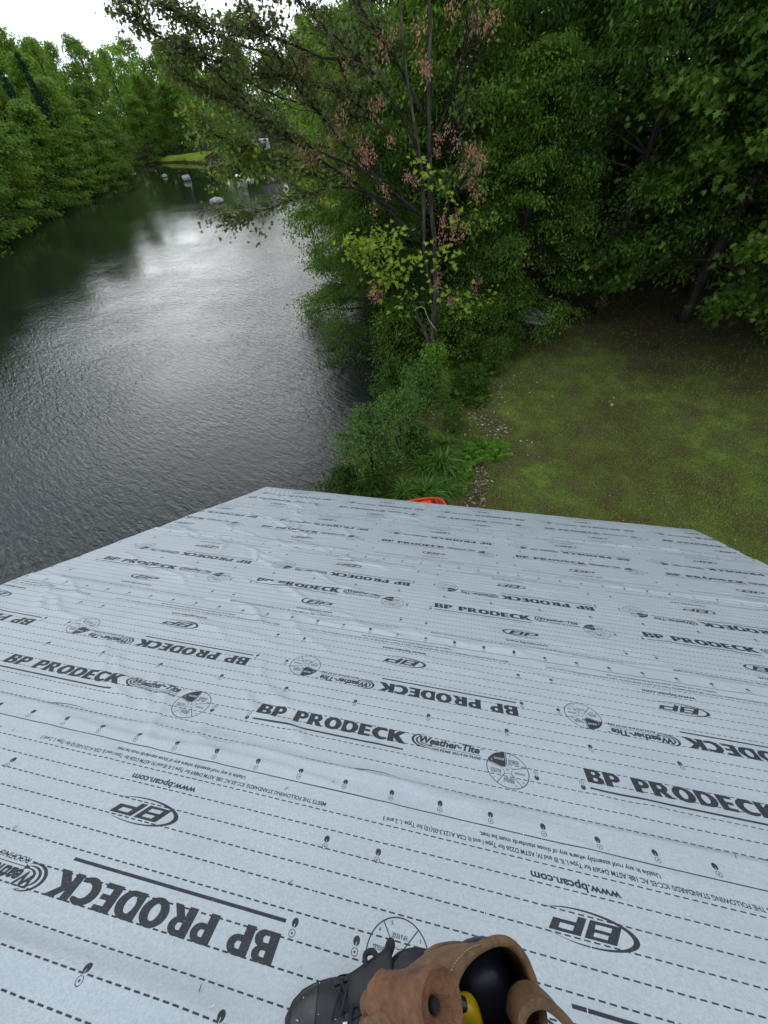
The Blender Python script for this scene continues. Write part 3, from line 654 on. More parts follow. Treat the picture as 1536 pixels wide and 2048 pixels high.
# grass blades over the lawn
n = 190000; X = r.uniform(-.6, 15, n); Yy = 4.5 + 16 * r.uniform(size=n) ** 1.25
kp = (pond_sd(X, Yy) > 1.6) & (Yy > 4.5) & (X > .35 + np.clip((Yy - 9) * .10, -.1, 2)); X = X[kp]; Yy = Yy[kp]; n = len(X)
den = np.sin(X * 1.7 + 2 * np.sin(Yy * .9)) * np.cos(Yy * 1.3 + X) ; kp = r.uniform(-1.6, 1, n) < den; X = X[kp]; Yy = Yy[kp]; n = len(X); kp = r.uniform(size=n) > smooth((Yy + .25 * X - 11.5) / 6) * .85; X = X[kp]; Yy = Yy[kp]; n = len(X)
gb = Acc(); Z = ground_h(X, Yy); hh = r.uniform(.025, .065, n); az = r.uniform(0, 6.283, n); wd = r.uniform(.004, .009, n)
B = np.stack([X, Yy, Z - .005], 1); sdv = np.stack([np.cos(az), np.sin(az), 0 * az], 1) * wd[:, None]
tip = B + np.stack([r.normal(size=n) * .03, r.normal(size=n) * .03, hh], 1)
V = np.stack([B - sdv, B + sdv, tip], 1).reshape(-1, 3)
gb.add(V, np.arange(3 * n).reshape(-1, 3), np.repeat(np.clip(.5 + .25 * np.sin(X * 1.3 + np.sin(Yy * 1.1)) * np.cos(Yy * 1.6) + r.normal(size=n) * .3, 0, 1), 3))
LEAF_GRASS = leaf_mat('lawn grass', (.23, .20, .07), (.18, .26, .048), (.32, .39, .09), .3, .2, 0)
tag(link('grass', gb.mesh('grass', tint=True), mat=LEAF_GRASS), 'thin patchy grass blades of the lawn', 'grass', kind='stuff')

# ------------------------------------------------------------------ rocks, far lawn, stones, twigs
m = Mat('pale granite')
n1 = m.noise(3.5, 6, .7); n2 = m.noise(14, 5, .7)
ROCK = m.set(col=m.mix(m.ramp(n2, [(.4, (0, 0, 0)), (.62, (1, 1, 1))]), m.ramp(n1, [(.35, (.16, .13, .12)), (.55, (.45, .41, .39)), (.75, (.62, .58, .55))]), (.30, .27, .26)), rough=.85, normal=m.bump(n2, .7, .05))
import bmesh
def rock(name, loc, size, seed, label, cat='rock', group=None, mat=None):
    bm = bmesh.new(); bmesh.ops.create_icosphere(bm, subdivisions=4, radius=1); rr = np.random.default_rng(seed); pl = unit(rr.normal(size=(16, 3)))
    for v in bm.verts:
        p = np.array(v.co); dd = min(.74 / max(abs(float(p @ q)), .74) for q in pl); p = p * dd
        p = p * (1 + .05 * math.sin(5 * p[0] + seed) * math.cos(6 * p[1]) + .02 * math.sin(17 * p[0] + 13 * p[2])); v.co = p * np.array(size)
    me = bpy.data.meshes.new(name); bm.to_mesh(me); bm.free(); o = link(name, me, mat=mat or ROCK); o.location = loc; o.rotation_euler = (0, 0, seed)
    return tag(o, label, cat, group)
q = gp(434, 405); rock('boulder', (q[0], q[1], .12), (1.05, .8, .42), 3, 'grey boulder in the pond nearest the maple branches', group='boulders in the pond')
q = gp(374, 361); rock('boulder', (q[0], q[1], .25), (.85, .7, .5), 5, 'pale pinkish boulder standing in the pond before the far lawn', group='boulders in the pond')
q = gp(330, 354); rock('boulder', (q[0], q[1], .12), (.62, .45, .3), 8, 'small flat white boulder, leftmost of the three in the pond', group='boulders in the pond')
m = Mat('far lawn grass'); FARL = m.set(col=m.ramp(m.noise(.5, 4), [(.35, (.17, .22, .022)), (.65, (.27, .33, .035))]), rough=.95, spec=.1)
def far_h(X, Y): return ground_h(X, Y) + .03
fx, fy = np.linspace(-72, -50, 50), np.linspace(84, 92, 50)
fl = grid_obj('far_lawn', fx, fy, lambda X, Y: np.where(pond_sd(X, Y) > .4, ground_h(X, Y) + .12, -1.5), FARL); tag(fl, kind='structure')
fx, fy = np.linspace(-22, -6, 40), np.linspace(30, 60, 40)
fl = grid_obj('grassy_point', fx, fy, lambda X, Y: np.where(pond_sd(X, Y) > .3, ground_h(X, Y) + .12, -1.5), FARL); tag(fl, kind='structure')
m = Mat('yellowish stone'); STN = m.set(col=(.34, .30, .17), rough=.9)
for i, (px, py, s, lab) in enumerate([(1228, 799, .12, 'pale flat stone in the middle of the lawn, largest of three'), (1232, 786, .075, 'small pale stone just above the flat stone on the lawn'), (1225, 792, .06, 'smallest pale stone beside the flat stone on the lawn'),
                                      (1062, 775, .07, 'small round pale stone at the lawn edge near the ground cover'), (1108, 782, .09, 'flat pale stone on the lawn right of the round one')]):
    q = gp(px, py, .93); rock('stone', (q[0], q[1], ground_at(q[0], q[1]) + .005), (s * .8, s * .5, s * .22), i + 20, lab, 'stone', 'stones on the lawn', STN)
for i, (px, py, lab) in enumerate([(1355, 703, 'forked bare twig lying on the shaded lawn'), (1268, 638, 'thin fallen stick lying on the dark lawn near the trees'), (1468, 613, 'pale stick at the far right of the shaded lawn'), (1310, 690, 'dark fallen branch piece left of the forked twig')]):
    q = gp(px, py, .95); a = Acc(); rr = np.random.default_rng(i)
    w = np.linspace(0, 1, 6)[:, None]; d = np.array([.5, .12, .02]); a.tube(-d / 2 + d * w + rr.normal(size=(6, 3)) * .012 + [0, 0, .03], np.linspace(.012, .005, 6), 5)
    a.tube(d * .0 + np.array([.05, .25, .08]) * w + [0, 0, .03], np.linspace(.009, .004, 6), 5); a.tube(np.array([-.12, .12, .05]) * w * (1 if i else 2) + [0, 0, .03], np.linspace(.008, .003, 6), 5)
    o = link('fallen_twig', a.mesh('fallen_twig', True), mat=BARK_D if i == 3 else BARK); o.location = (q[0], q[1], ground_at(q[0], q[1])); o.rotation_euler = (0, 0, i * 1.3); tag(o, lab, 'twig', 'fallen twigs on the lawn')

# grey upturned boat under the trees
m = Mat('weathered grey boat paint'); GB = m.set(col=m.ramp(m.noise(6, 5), [(.3, (.17, .18, .19)), (.7, (.34, .35, .36))]), rough=.7)
m = Mat('dark seam'); SEAM = m.set(col=(.02, .02, .02), rough=.8)
q = gp(1075, 640, .95); boat = empty('upturned_boat', (q[0] - .55, q[1] + .75, ground_at(q[0], q[1])), R(-38)); boat.scale = (.5, .62, .9); tag(boat, 'small grey upturned boat with dark seams half hidden under the trees', 'boat')
def hull(L, Wd, Hh, n=16, k=9):
    u = np.linspace(0, 1, n); V = []
    for t in u:
        w = Wd / 2 * math.sin(math.pi * min(.5 + t * .5, 1)) ** .7 if t > .0 else Wd / 2
        w = Wd / 2 * (1 - t ** 2.6); h = Hh * (1 - .25 * t ** 2)
        for j in range(k):
            an = math.pi * j / (k - 1); V.append([t * L, -w * math.cos(an), h * math.sin(an) ** .8])
    i = (np.arange(n - 1)[:, None] * k + np.arange(k - 1)[None]).ravel(); return np.array(V), np.stack([i, i + k, i + k + 1, i + 1], 1)
V, F = hull(2.6, 1.15, .55); a = Acc(); a.add(V, F); a.l.append(np.arange(9)); a.n.append(np.array([9])); link('hull', a.mesh('hull', True), boat, GB)
for zf in (.30, .60):
    for sg in (-1, 1):
        a = Acc(); t = np.linspace(0, .93, 12); w = 1.15 / 2 * (1 - t ** 2.6); an = math.asin(zf ** 1.25); h = .55 * (1 - .25 * t ** 2) * zf
        a.tube(np.stack([t * 2.6, sg * w * math.cos(an) * 1.015, h * 1.015], 1), .012, 4); link('seam', a.mesh('seam'), boat, SEAM)
a = Acc(); t = np.linspace(0, 1, 12); a.tube(np.stack([t * 2.6, 0 * t, .55 * (1 - .25 * t ** 2) + .012], 1), .02, 5); link('keel', a.mesh('keel'), boat, SEAM)

# orange boat below the eave
m = Mat('orange plastic'); ORG = m.set(col=(.85, .085, .012), rough=.38, normal=m.bump(m.noise(40, 2), .1, .002))
m = Mat('red plastic lining'); ORD = m.set(col=(.55, .030, .014), rough=.5)
q = gp(893, 1002, 1.1); kay = empty('orange_boat', (q[0] + .0, q[1] - .10, ground_at(q[0], q[1]) + .02), R(206)); kay.location.y += .05; tag(kay, 'orange-red plastic boat on the ground, its end showing past the roof edge', 'boat')
def rsec(L, Wd, z, n=40, p=3.2, nose=.55):
    an = np.linspace(0, 2 * math.pi, n, endpoint=False); c, s_ = np.cos(an), np.sin(an)
    x = np.sign(c) * np.abs(c) ** (2 / p) * L / 2; y = np.sign(s_) * np.abs(s_) ** (2 / p) * Wd / 2
    u = np.clip((x + L / 2) / L, 0, 1); y = y * (1 - nose * smooth((u - .45) / .55)); return np.stack([x + L / 2, y, np.full(n, z) + .12 * smooth((u - .6) / .4)], 1)
def loft(secs, closed_end=False):
    a = Acc(); n = len(secs[0]); V = np.concatenate(secs); k = len(secs)
    i = np.arange(k - 1)[:, None] * n + np.arange(n)[None]; j = np.arange(k - 1)[:, None] * n + (np.arange(n)[None] + 1) % n
    a.add(V, np.stack([i, j, j + n, i + n], -1).reshape(-1, 4))
    if closed_end: a.l.append((k - 1) * n + np.arange(n)); a.n.append(np.array([n]))
    return a
def sh(sec, dx): sec = sec.copy(); sec[:, 0] += dx; return sec
o_ = loft([sh(rsec(2.1, .50, .0), .15), sh(rsec(2.3, .62, .08), .05), rsec(2.4, .70, .32), rsec(2.44, .74, .36), sh(rsec(2.40, .70, .375), .02), sh(rsec(2.34, .64, .37), .05)]); link('hull', o_.mesh('hull', True), kay, ORG)
o_ = loft([sh(rsec(2.34, .64, .37), .05), sh(rsec(2.24, .56, .20), .10), sh(rsec(2.1, .46, .10), .17)], True); link('inner_lining', o_.mesh('inner_lining', True), kay, ORD)
a = Acc(); a.box((.42, 0, .25), (.30, .56, .16)); bo = link('seat', a.mesh('seat'), kay, ORG); bv = bo.modifiers.new('b', 'BEVEL'); bv.width = .03; bv.segments = 3
a = Acc(); a.box((1.1, 0, .345), (.06, .60, .03)); link('thwart', a.mesh('thwart'), kay, ORG)

# pale camper far behind the branches on the right shore
m = Mat('white painted metal'); WHT = m.set(col=(.36, .38, .40), rough=.4)
m = Mat('dark glass'); GLS = m.set(col=(.02, .025, .03), rough=.1)
q = at(512, 308, 74); cmp_ = empty('parked_camper', (q[0], q[1], 1.0), R(20)); tag(cmp_, 'white camper parked beyond the far right shore, glimpsed through branches', 'camper')
a = Acc(); a.box((0, 0, 1.45), (4.6, 2, 1.9)); bo = link('body', a.mesh('body'), cmp_, WHT); bv = bo.modifiers.new('b', 'BEVEL'); bv.width = .2; bv.segments = 3
for x in (-1.4, 0, 1.4): a = Acc(); a.box((x, -1.01, 1.75), (.8, .04, .5)); link('window', a.mesh('window'), cmp_, GLS)
for x in (-.6, .6): a = Acc(); a.tube([(x, -1.0, .35), (x, -.78, .35)], .33, 14); link('wheel', a.mesh('wheel'), cmp_, SEAM)
# ------------------------------------------------------------------ the printed pattern of the underlayment (drawn here, one repeat)
PW, PH, SS = 2560, 2496, 2
PER, WID = 1.2406, 1.21
CV = np.zeros((PH * SS, PW * SS), np.uint8)
KX = PW * SS / PER; KY = PH * SS / WID
class Pen:
    def __init__(s, flip): s.f = flip
    def T(s, p):
        p = np.asarray(p, float)
        return np.stack([1.047 - p[:, 0], -p[:, 1]], 1) if s.f else p
    def poly(s, p, val=255, raw=False):
        q = s.T(p); x = q[:, 0] * KX; y = (q[:, 1] + WID / 2) * KY
        for dx in (-PW * SS, 0, PW * SS):
            X = x + dx; x0, x1 = int(max(0, np.floor(X.min()))), int(min(PW * SS, np.ceil(X.max()) + 1)); y0, y1 = int(max(0, np.floor(y.min()))), int(min(PH * SS, np.ceil(y.max()) + 1))
            if x1 <= x0 or y1 <= y0: continue
            gx = np.arange(x0, x1) + .5; gy = np.arange(y0, y1) + .5; ins = np.zeros((y1 - y0, x1 - x0), bool)
            for i in range(len(X)):
                ax, ay, bx, by = X[i], y[i], X[(i + 1) % len(X)], y[(i + 1) % len(X)]
                if ay == by: continue
                c = (ay > gy) != (by > gy); xx = (bx - ax) * (gy - ay) / (by - ay) + ax
                ins ^= c[:, None] & (gx[None] < xx[:, None])
            CV[y0:y1, x0:x1][ins] = val
    def rect(s, x0, y0, x1, y1, val=255): s.poly([(x0, y0), (x1, y0), (x1, y1), (x0, y1)], val)
    def ell(s, cx, cy, rx, ry, val=255, n=48, a0=0, a1=2 * math.pi):
        a_ = np.linspace(a0, a1, n, endpoint=a1 - a0 < 6.28); s.poly(np.stack([cx + rx * np.cos(a_), cy + ry * np.sin(a_)], 1), val)
    def line(s, x0, y0, x1, y1, w, val=255):
        d = np.array([x1 - x0, y1 - y0]); d /= np.hypot(*d); nx = np.array([-d[1], d[0]]) * w / 2; p, q = np.array([x0, y0]), np.array([x1, y1]); s.poly([p + nx, q + nx, q - nx, p - nx], val)
    def ring(s, cx, cy, rx, ry, w, n=64):
        for i in range(n):
            a_, b_ = 2 * math.pi * i / n, 2 * math.pi * (i + 1.05) / n
            s.line(cx + rx * math.cos(a_), cy + ry * math.sin(a_), cx + rx * math.cos(b_), cy + ry * math.sin(b_), w)
    def text(s, body, x0, y0, x1=None, h=.01, bold=.02, val=255, shear=0, cx=None, maxw=None, rot=0):
        cu = bpy.data.curves.new('t', 'FONT'); cu.body = body; cu.offset = bold; cu.resolution_u = 3; cu.shear = shear
        ob = bpy.data.objects.new('t', cu); COL.objects.link(ob); dg = bpy.context.evaluated_depsgraph_get(); me = ob.evaluated_get(dg).to_mesh(); me.calc_loop_triangles()
        v = np.array([q.co[:2] for q in me.vertices]); t = np.array([q.vertices[:] for q in me.loop_triangles])
        ob.evaluated_get(dg).to_mesh_clear(); bpy.data.objects.remove(ob); bpy.data.curves.remove(cu)
        if not len(v): return
        sc = h / .72; sx = sc; w0 = v[:, 0].max() - v[:, 0].min()
        if x1 is not None: sx = (x1 - x0) / w0
        if maxw: sx = min(sx, maxw / w0)
        xx = (v[:, 0] - v[:, 0].min()) * sx; yy = v[:, 1] * sc
        if cx is not None: x0 = cx - xx.max() / 2
        P = np.stack([x0 + xx, y0 + yy], 1)
        for k in t: s.poly(P[k], val)
def glyphs(pn, x0, x1, y0, cap):
    """heavy wide capitals BP PRODECK"""
    wd = dict(B=.76, P=.72, R=.82, O=.92, D=.84, E=.64, C=.78, K=.90); wd[' '] = .42
    txt = 'BP PRODECK'; gap = .045; tot = sum(wd[c] + gap for c in txt) - gap; sx = (x1 - x0) / tot; x = 0
    for c in txt:
        f = lambda p, v=255, x=x: pn.poly([(x0 + (x + a_) * sx, y0 + b_ * cap) for a_, b_ in p], v)
        e = lambda cx, cy, rx, ry, v=255, a0=0, a1=2 * math.pi, x=x: pn.ell(x0 + (x + cx) * sx, y0 + cy * cap, rx * sx, ry * cap, v, 40, a0, a1)
        h = math.pi / 2
        if c in 'BPRDE': f([(0, 0), (.31, 0), (.31, 1), (0, 1)])
        if c == 'B':
            f([(.2, 0), (.48, 0), (.48, .56), (.2, .56)]); e(.48, .285, .28, .285, a0=-h, a1=h); f([(.2, .5), (.45, .5), (.45, 1), (.2, 1)]); e(.45, .75, .25, .25, a0=-h, a1=h)
            f([(.30, .185), (.43, .185), (.43, .39), (.30, .39)], 0); e(.43, .2875, .06, .1025, 0); f([(.30, .63), (.41, .63), (.41, .82), (.30, .82)], 0); e(.41, .725, .055, .095, 0)
        if c in 'PR':
            f([(.2, .36), (.42, .36), (.42, 1), (.2, 1)]); e(.42, .68, .29, .32, a0=-h, a1=h); f([(.30, .57), (.39, .57), (.39, .80), (.30, .80)], 0); e(.39, .685, .075, .115, 0)
        if c == 'R': f([(.30, .45), (.56, .45), (.84, 0), (.54, 0), (.27, .42)])
        if c == 'O': e(.46, .5, .46, .52); e(.46, .5, .155, .29, 0)
        if c == 'D': f([(.2, 0), (.40, 0), (.40, 1), (.2, 1)]); e(.40, .5, .44, .5, a0=-h, a1=h); f([(.30, .21), (.38, .21), (.38, .79), (.30, .79)], 0); e(.38, .5, .155, .29, 0)
        if c == 'E':
            for b_ in (0, .40, .80): f([(.2, b_), (.62 if b_ != .4 else .58, b_), (.62 if b_ != .4 else .58, b_ + .2), (.2, b_ + .2)])
        if c == 'C': e(.47, .5, .47, .52); e(.54, .5, .22, .28, 0); f([(.50, .24), (1.0, .24), (1.0, .76), (.50, .76)], 0); f([(.80, -.05), (1.1, -.05), (1.1, 1.05), (.80, 1.05)], 0)
        if c == 'K': f([(0, 0), (.31, 0), (.31, 1), (0, 1)]); f([(.28, .34), (.28, .64), (.54, 1), (.90, 1), (.53, .56)]); f([(.28, .64), (.54, .60), (.95, 0), (.57, 0), (.28, .40)])
        x += wd[c] + gap
def half(fl):
    pn = Pen(fl); fr = not fl
    # mark: dark nail cap with a target beside it
    def mark(a_, v, up=1):
        pn.ell(a_ - .002 * 0, v - .009 * up, .0078, .0095); pn.ring(a_, v + .0105 * up, .0072, .0072, .0016, 20); pn.ell(a_, v + .0105 * up, .0024, .0024)
        pn.line(a_, v - .007 * up, a_, v + .004 * up, .0015, 0)
    for k in range(8): mark(.1166 + k * PER / 8, -.545)
    for a_ in (1.067, 1.218): mark(a_, -.172)
    for a_ in (1.055, 1.205): mark(a_, -.365)
    pn.rect(0, -.5200, PER, -.5165)
    l1 = ('RESPECTE LES CERTIFICATIONS SUIVANTES: ICC-ES AC 188; ASTM D4869 pour Type I, II, III et IV; ASTM D226 pour Type I et II; CSA A123.3-05(10) pour Type 1, 2 et 3' if fr else
          'MEETS THE FOLLOWING STANDARDS: ICC-ES AC 188; ASTM D4869 for Type I, II, III and IV; ASTM D226 for Type I and II; CSA A123.3-05(10) for Type 1, 2 and 3')
    l2 = 'Utilisable dans tout assemblage de toit où ces normes doivent être respectées.' if fr else 'Usable in any roof assembly where any of those standards must be met.'
    pn.text(l1, 0, -.474, 1.06, .0125, .03); pn.text(l2, .285, -.497, .772, .0125, .03)
    pn.text('www.bpcan.com', .412, -.424, .640, .020, .035)
    # oval emblem
    cx, cy = .525, -.325
    pn.ell(cx, cy, .120, .037); pn.ell(cx + .0095, cy + .0005, .1150, .0335, 0)
    pn.poly([(cx + .095, cy - .012), (cx + .14, cy - .012), (cx + .14, cy + .014), (cx + .095, cy + .014)], 0)
    def par(x0, y0, x1, y1, val=255): k = .62; pn.poly([(cx + x0 + k * y0, cy + y0), (cx + x1 + k * y0, cy + y0), (cx + x1 + k * y1, cy + y1), (cx + x0 + k * y1, cy + y1)], val)
    par(-.075, -.020, -.002, .020); par(-.055, -.013, -.018, -.003, 0); par(-.052, .004, -.020, .013, 0)
    par(.006, -.020, .026, .020); par(.006, -.006, .080, .020); par(.027, .002, .060, .013, 0)
    # headline
    pn.rect(0, -.183, .597, -.1755); glyphs(pn, 0, .600, -.155, .056)
    # swirl and second name
    for i, (rx, ry, w) in enumerate([(.046, .030, .0075), (.036, .0225, .006), (.026, .0155, .005)]):
        px_, py_ = .668 + i * .006, -.121 - i * .0005
        pn.ell(px_, py_, rx, ry); pn.ell(px_ + w, py_ + .001, rx - w * .25, ry - w * .35, 0)
    pn.text('Weather-Tite', .652, -.1295, .877, .030, .045, shear=.25); pn.text('MC' if fr else 'TM', .880, -.110, h=.007, bold=.01)
    pn.rect(.690, -.1385, .880, -.1365); pn.poly([(.683, -.1375), (.700, -.131), (.700, -.143)])
    pn.text('SYSTÈME DE TOITURE' if fr else 'ROOFING SYSTEM', .700, -.156, .880, .0125, .02, shear=.2)
    # five sector wheel
    cx, cy, rr_ = .970, -.173, .0715
    pn.ring(cx, cy, rr_, rr_, .0030)
    A = [R(x) for x in (90, 18, -54, -126, 162)]; ri = .022
    for a_ in A: pn.line(cx + ri * math.cos(a_), cy + ri * math.sin(a_), cx + rr_ * math.cos(a_), cy + rr_ * math.sin(a_), .0026)
    for i in range(5):
        a_, b_ = A[i], A[(i + 1) % 5]; mid = (a_ + (b_ if b_ < a_ else b_ - 2 * math.pi)) / 2
        for q in (a_, b_): pn.line(cx + ri * math.cos(q), cy + ri * math.sin(q), cx + .6 * ri * math.cos(mid), cy + .6 * ri * math.sin(mid), .0018)
    th = np.linspace(R(93), R(159), 14); pn.poly([(cx + .024 * math.cos(R(97)), cy + .024 * math.sin(R(97)))] + [(cx + rr_ * math.cos(t), cy + rr_ * math.sin(t)) for t in th] + [(cx + .024 * math.cos(R(155)), cy + .024 * math.sin(R(155))), (cx + .014 * math.cos(R(126)), cy + .014 * math.sin(R(126)))])
    W5 = (['BARDEAUX|DE DÉPART', 'BARDEAUX', 'ARÊTIERS|ET FAÎTIÈRES', "PROTECTION DE|L'AVANT-TOIT", 'SOUS-COUCHES'] if fr else ['STARTER|STRIPS', 'SHINGLES', 'HIP & RIDGE', 'EAVE|PROTECTORS', 'UNDERLAYMENT'])
    MID = [54, -18, -90, -162, 126]; NUM = '34512'
    for i, wds in enumerate(W5):
        mx_, my_ = cx + .043 * math.cos(R(MID[i])), cy + .043 * math.sin(R(MID[i])); val = 0 if i == 4 else 255
        for k, w_ in enumerate(wds.split('|')): pn.text(w_, 0, my_ + .002 - k * .0095, h=.009, bold=.03, val=val, cx=mx_, maxw=.036)
        na = R(MID[i] + (22 if i in (0, 4) else -22 if i == 1 else 20)); pn.text(NUM[i], 0, cy + .062 * math.sin(na) - .004, h=.008, bold=.02, val=val, cx=cx + .062 * math.cos(na))
    pn.text('BP', 0, cy - .003, h=.007, bold=.02, cx=cx)
half(False); half(True)
pn = Pen(False)
nd = 56
for k in range(-9, 10):
    y = k * .05
    for i in range(nd): pn.rect(i * PER / nd, y - .0017, i * PER / nd + .0145, y + .0017)
for k in range(4):
    a_ = .057 + k * PER / 4
    pn.ell(a_, .009, .0078, .0095); pn.ring(a_, -.0105, .0072, .0072, .0016, 20); pn.ell(a_, -.0105, .0024, .0024); pn.line(a_, .007, a_, -.004, .0015, 0)
IM = CV.reshape(PH, SS, PW, SS).mean((1, 3)).astype(np.float32) / 255
img = bpy.data.images.new('underlayment_print', PW, PH, alpha=False, float_buffer=False); img.colorspace_settings.name = 'Non-Color'
px4 = np.empty((PH, PW, 4), np.float32); px4[..., :3] = IM[..., None]; px4[..., 3] = 1
img.pixels.foreach_set(px4.ravel()); img.update(); img.pack()
del px4, CV

# ------------------------------------------------------------------ the house and its roof
RL, RR_, TE, TR = -2.705, 3.02, 5.27, -1.6        # left, right, eave and ridge in roof metres
house = empty('house', (0, 0, 0)); tag(house, 'house whose steep roof is covered in pale blue-grey printed underlayment', 'house')
m = Mat('printed underlayment')
uv = m.n('ShaderNodeUVMap', uv_map='print').outputs[0]
ti = m.n('ShaderNodeTexImage'); ti.image = img; ti.extension = 'REPEAT'; ti.interpolation = 'Linear'; m.l(uv, ti.inputs[0])
rc = m.n('ShaderNodeTexCoord').outputs['Object']
sm = m.noise(3.0, 5, .6, vec=rc); mott = m.noise(170, 3, .8, vec=rc); grit = m.noise(260, 2, .8, vec=rc)
base_c = m.mix(m.ramp(sm, [(.3, (0, 0, 0)), (.7, (1, 1, 1))]), (.44, .47, .48), (.525, .55, .555))
base_c = m.mix(m.ramp(mott, [(.38, (0, 0, 0)), (.68, (1, 1, 1))]), base_c, (.37, .40, .41))
wear = m.ramp(grit, [(.22, (.65, .65, .65)), (.42, (1, 1, 1))])
col = m.mix(m.math('MULTIPLY', ti.outputs[0], m.math('MULTIPLY', wear, .95)), base_c, (.014, .016, .020))
wv1 = m.n('ShaderNodeTexWave', bands_direction='X'); wv1.inputs['Scale'].default_value = 160; m.l(rc, wv1.inputs[0])
wv2 = m.n('ShaderNodeTexWave', bands_direction='Y'); wv2.inputs['Scale'].default_value = 160; m.l(rc, wv2.inputs[0])
weave = m.math('ADD', m.math('MAXIMUM', wv1.outputs['Fac'], wv2.outputs['Fac']), grit)
wr = m.noise(5.5, 4, .55, vec=rc, stretch=(.55, 2.2, 1), dist=.35)
wr2 = m.noise(13, 3, .5, vec=rc, stretch=(.22, 2.2, 1), dist=.2); b0 = m.bump(wr, .38, .016); b1 = m.bump(wr2, .35, .006, b0); b2 = m.bump(weave, .3, .002, b1)
SHEET = m.set(col=col, rough=m.math('ADD', m.math('MULTIPLY', ti.outputs[0], .12), .42), spec=m.math('SUBTRACT', .62, m.math('MULTIPLY', ti.outputs[0], .42)), normal=b2)
def wrinkle(s, t):
    """height of the loose sheet over the deck, in metres"""
    h = np.zeros_like(s)
    def ridge(s0, t0, s1, t1, w, a, wig=.02):
        nonlocal h
        dx, dy = s1 - s0, t1 - t0; L = math.hypot(dx, dy); u = ((s - s0) * dx + (t - t0) * dy) / L / L
        d = (-(s - s0) * dy + (t - t0) * dx) / L + wig * np.sin(u * 7 + s0 * 9)
        h = h + a * np.exp(-(d / w) ** 2) * smooth((u + .12) / .25) * smooth((1.12 - u) / .25)
    rw = np.random.default_rng(5)
    for k in range(26):                       # long ridges beside the laps
        tt = [1.0, 1.94, 3.04, 4.2][k % 4] + rw.uniform(-.09, .05); s0 = rw.uniform(-2.8, 2.3); ridge(s0, tt, s0 + rw.uniform(.5, 1.3), tt + rw.uniform(-.03, .03), .011, rw.uniform(.003, .007), .012)
    for k in range(46):                       # slanting puckers over the left side
        s0 = rw.uniform(-2.6, -.7); tt = rw.uniform(1.0, 4.9); ridge(s0, tt, s0 + rw.uniform(.2, .5), tt - rw.uniform(.15, .35), .018, rw.uniform(.003, .007))
    for k in range(14): ridge(-2.6 + k * .07, 5.2 - .02 * k, -2.45 + k * .08, 4.75, .018, .004, .01)
    for k in range(110):
        s0 = rw.uniform(-1.4, 2.9); tt = rw.uniform(.9, 5.1); ridge(s0, tt, s0 + rw.uniform(.15, .6), tt - rw.uniform(-.08, .22), .022, rw.uniform(.001, .0032))
    ridge(-1.6, .424, -.30, .424, .035, .011, .003); ridge(-1.0, .35, -.4, .30, .05, .004)
    h = h * 1.75
    h = h + .0022 * np.sin(s * 2.1 + 1.5 * np.sin(t * 2)) * np.sin(t * 3.1 + s) + .003
    return h
TCS = [(-1.57, .3), (-.57, -.85), (.424, -1.327), (1.335, -.672), (2.435, -2.5095), (3.592, -1.8437), (4.694, -1.3694)]
for j, (tcn, U) in enumerate(TCS):
    t0, t1 = max(tcn - .605, TR), min(tcn + .605, TE)
    nt_ = int((t1 - t0) / .0125) + 1; ns = 380
    sv = np.linspace(RL, RR_, ns); tv = np.linspace(t0, t1, nt_); Sg, Tg = np.meshgrid(sv, tv)
    f = (Tg - t0) / 1.21
    H = wrinkle(Sg, Tg) + .006 * f + .0012
    edge = .004 * np.sin(Sg * 5 + j) * (f > .9); Tn = Tg + edge * 0
    if j == len(TCS) - 1:                      # wrap a little over the eave
        H = H * smooth((TE - Tg) / .05 + .25)
    we = np.exp(-(Sg - RL) / .05) + np.exp(-(RR_ - Sg) / .05); Sw = Sg + we * (.005 * np.sin(Tg * 7 + j) + .003 * np.sin(Tg * 23)); Tn = Tn + np.exp(-(TE - Tg) / .04) * (.005 * np.sin(Sg * 6) + .003 * np.sin(Sg * 19)) * (j == len(TCS) - 1)
    P = np.stack([Sw, Tn, H], -1).reshape(-1, 3)
    i = (np.arange(nt_ - 1)[:, None] * ns + np.arange(ns - 1)[None]).ravel(); F = np.stack([i, i + 1, i + 1 + ns, i + ns], 1)
    # turned down lower lip so the lap has an edge
    lipv = P[-ns:].copy(); lipv[:, 2] -= .0035 if j < len(TCS) - 1 else .06; lipv[:, 1] += .0015
    P = np.vstack([P, lipv]); k = nt_ * ns; i = np.arange(ns - 1); F = np.vstack([F, np.stack([k - ns + i, k - ns + i + 1, k + i + 1, k + i], 1)])
    me = Acc(); me.add(P, F); me = me.mesh('underlayment_sheet', True)
    uvl = me.uv_layers.new(name='print'); li = np.empty(len(me.loops), np.int32); me.loops.foreach_get('vertex_index', li)
    UVv = np.stack([(P[:, 0] - U) / PER, (P[:, 1] - tcn + WID / 2) / WID], 1); UVv[-ns:, 1] = UVv[-2 * ns:-ns, 1]; UVv[:, 1] = np.clip(UVv[:, 1], .001, .999)
    uvl.data.foreach_set('uv', UVv[li].ravel().astype(np.float32))
    o = link('underlayment_sheet', me, house, SHEET)
    o.matrix_world = Matrix([[1, ROOF_Y[0], ROOF_N[0], ROOF_O[0]], [0, ROOF_Y[1], ROOF_N[1], ROOF_O[1]], [0, ROOF_Y[2], ROOF_N[2], ROOF_O[2]], [0, 0, 0, 1]])
m = Mat('plywood deck'); PLY = m.set(col=(.42, .29, .16), rough=.8)
m = Mat('white painted trim'); TRIM = m.set(col=(.70, .70, .68), rough=.5)
m = Mat('beige clapboard'); wv = m.n('ShaderNodeTexWave', bands_direction='Z', wave_profile='SAW'); wv.inputs['Scale'].default_value = 1.6; m.l(m.n('ShaderNodeTexCoord').outputs['Object'], wv.inputs[0])
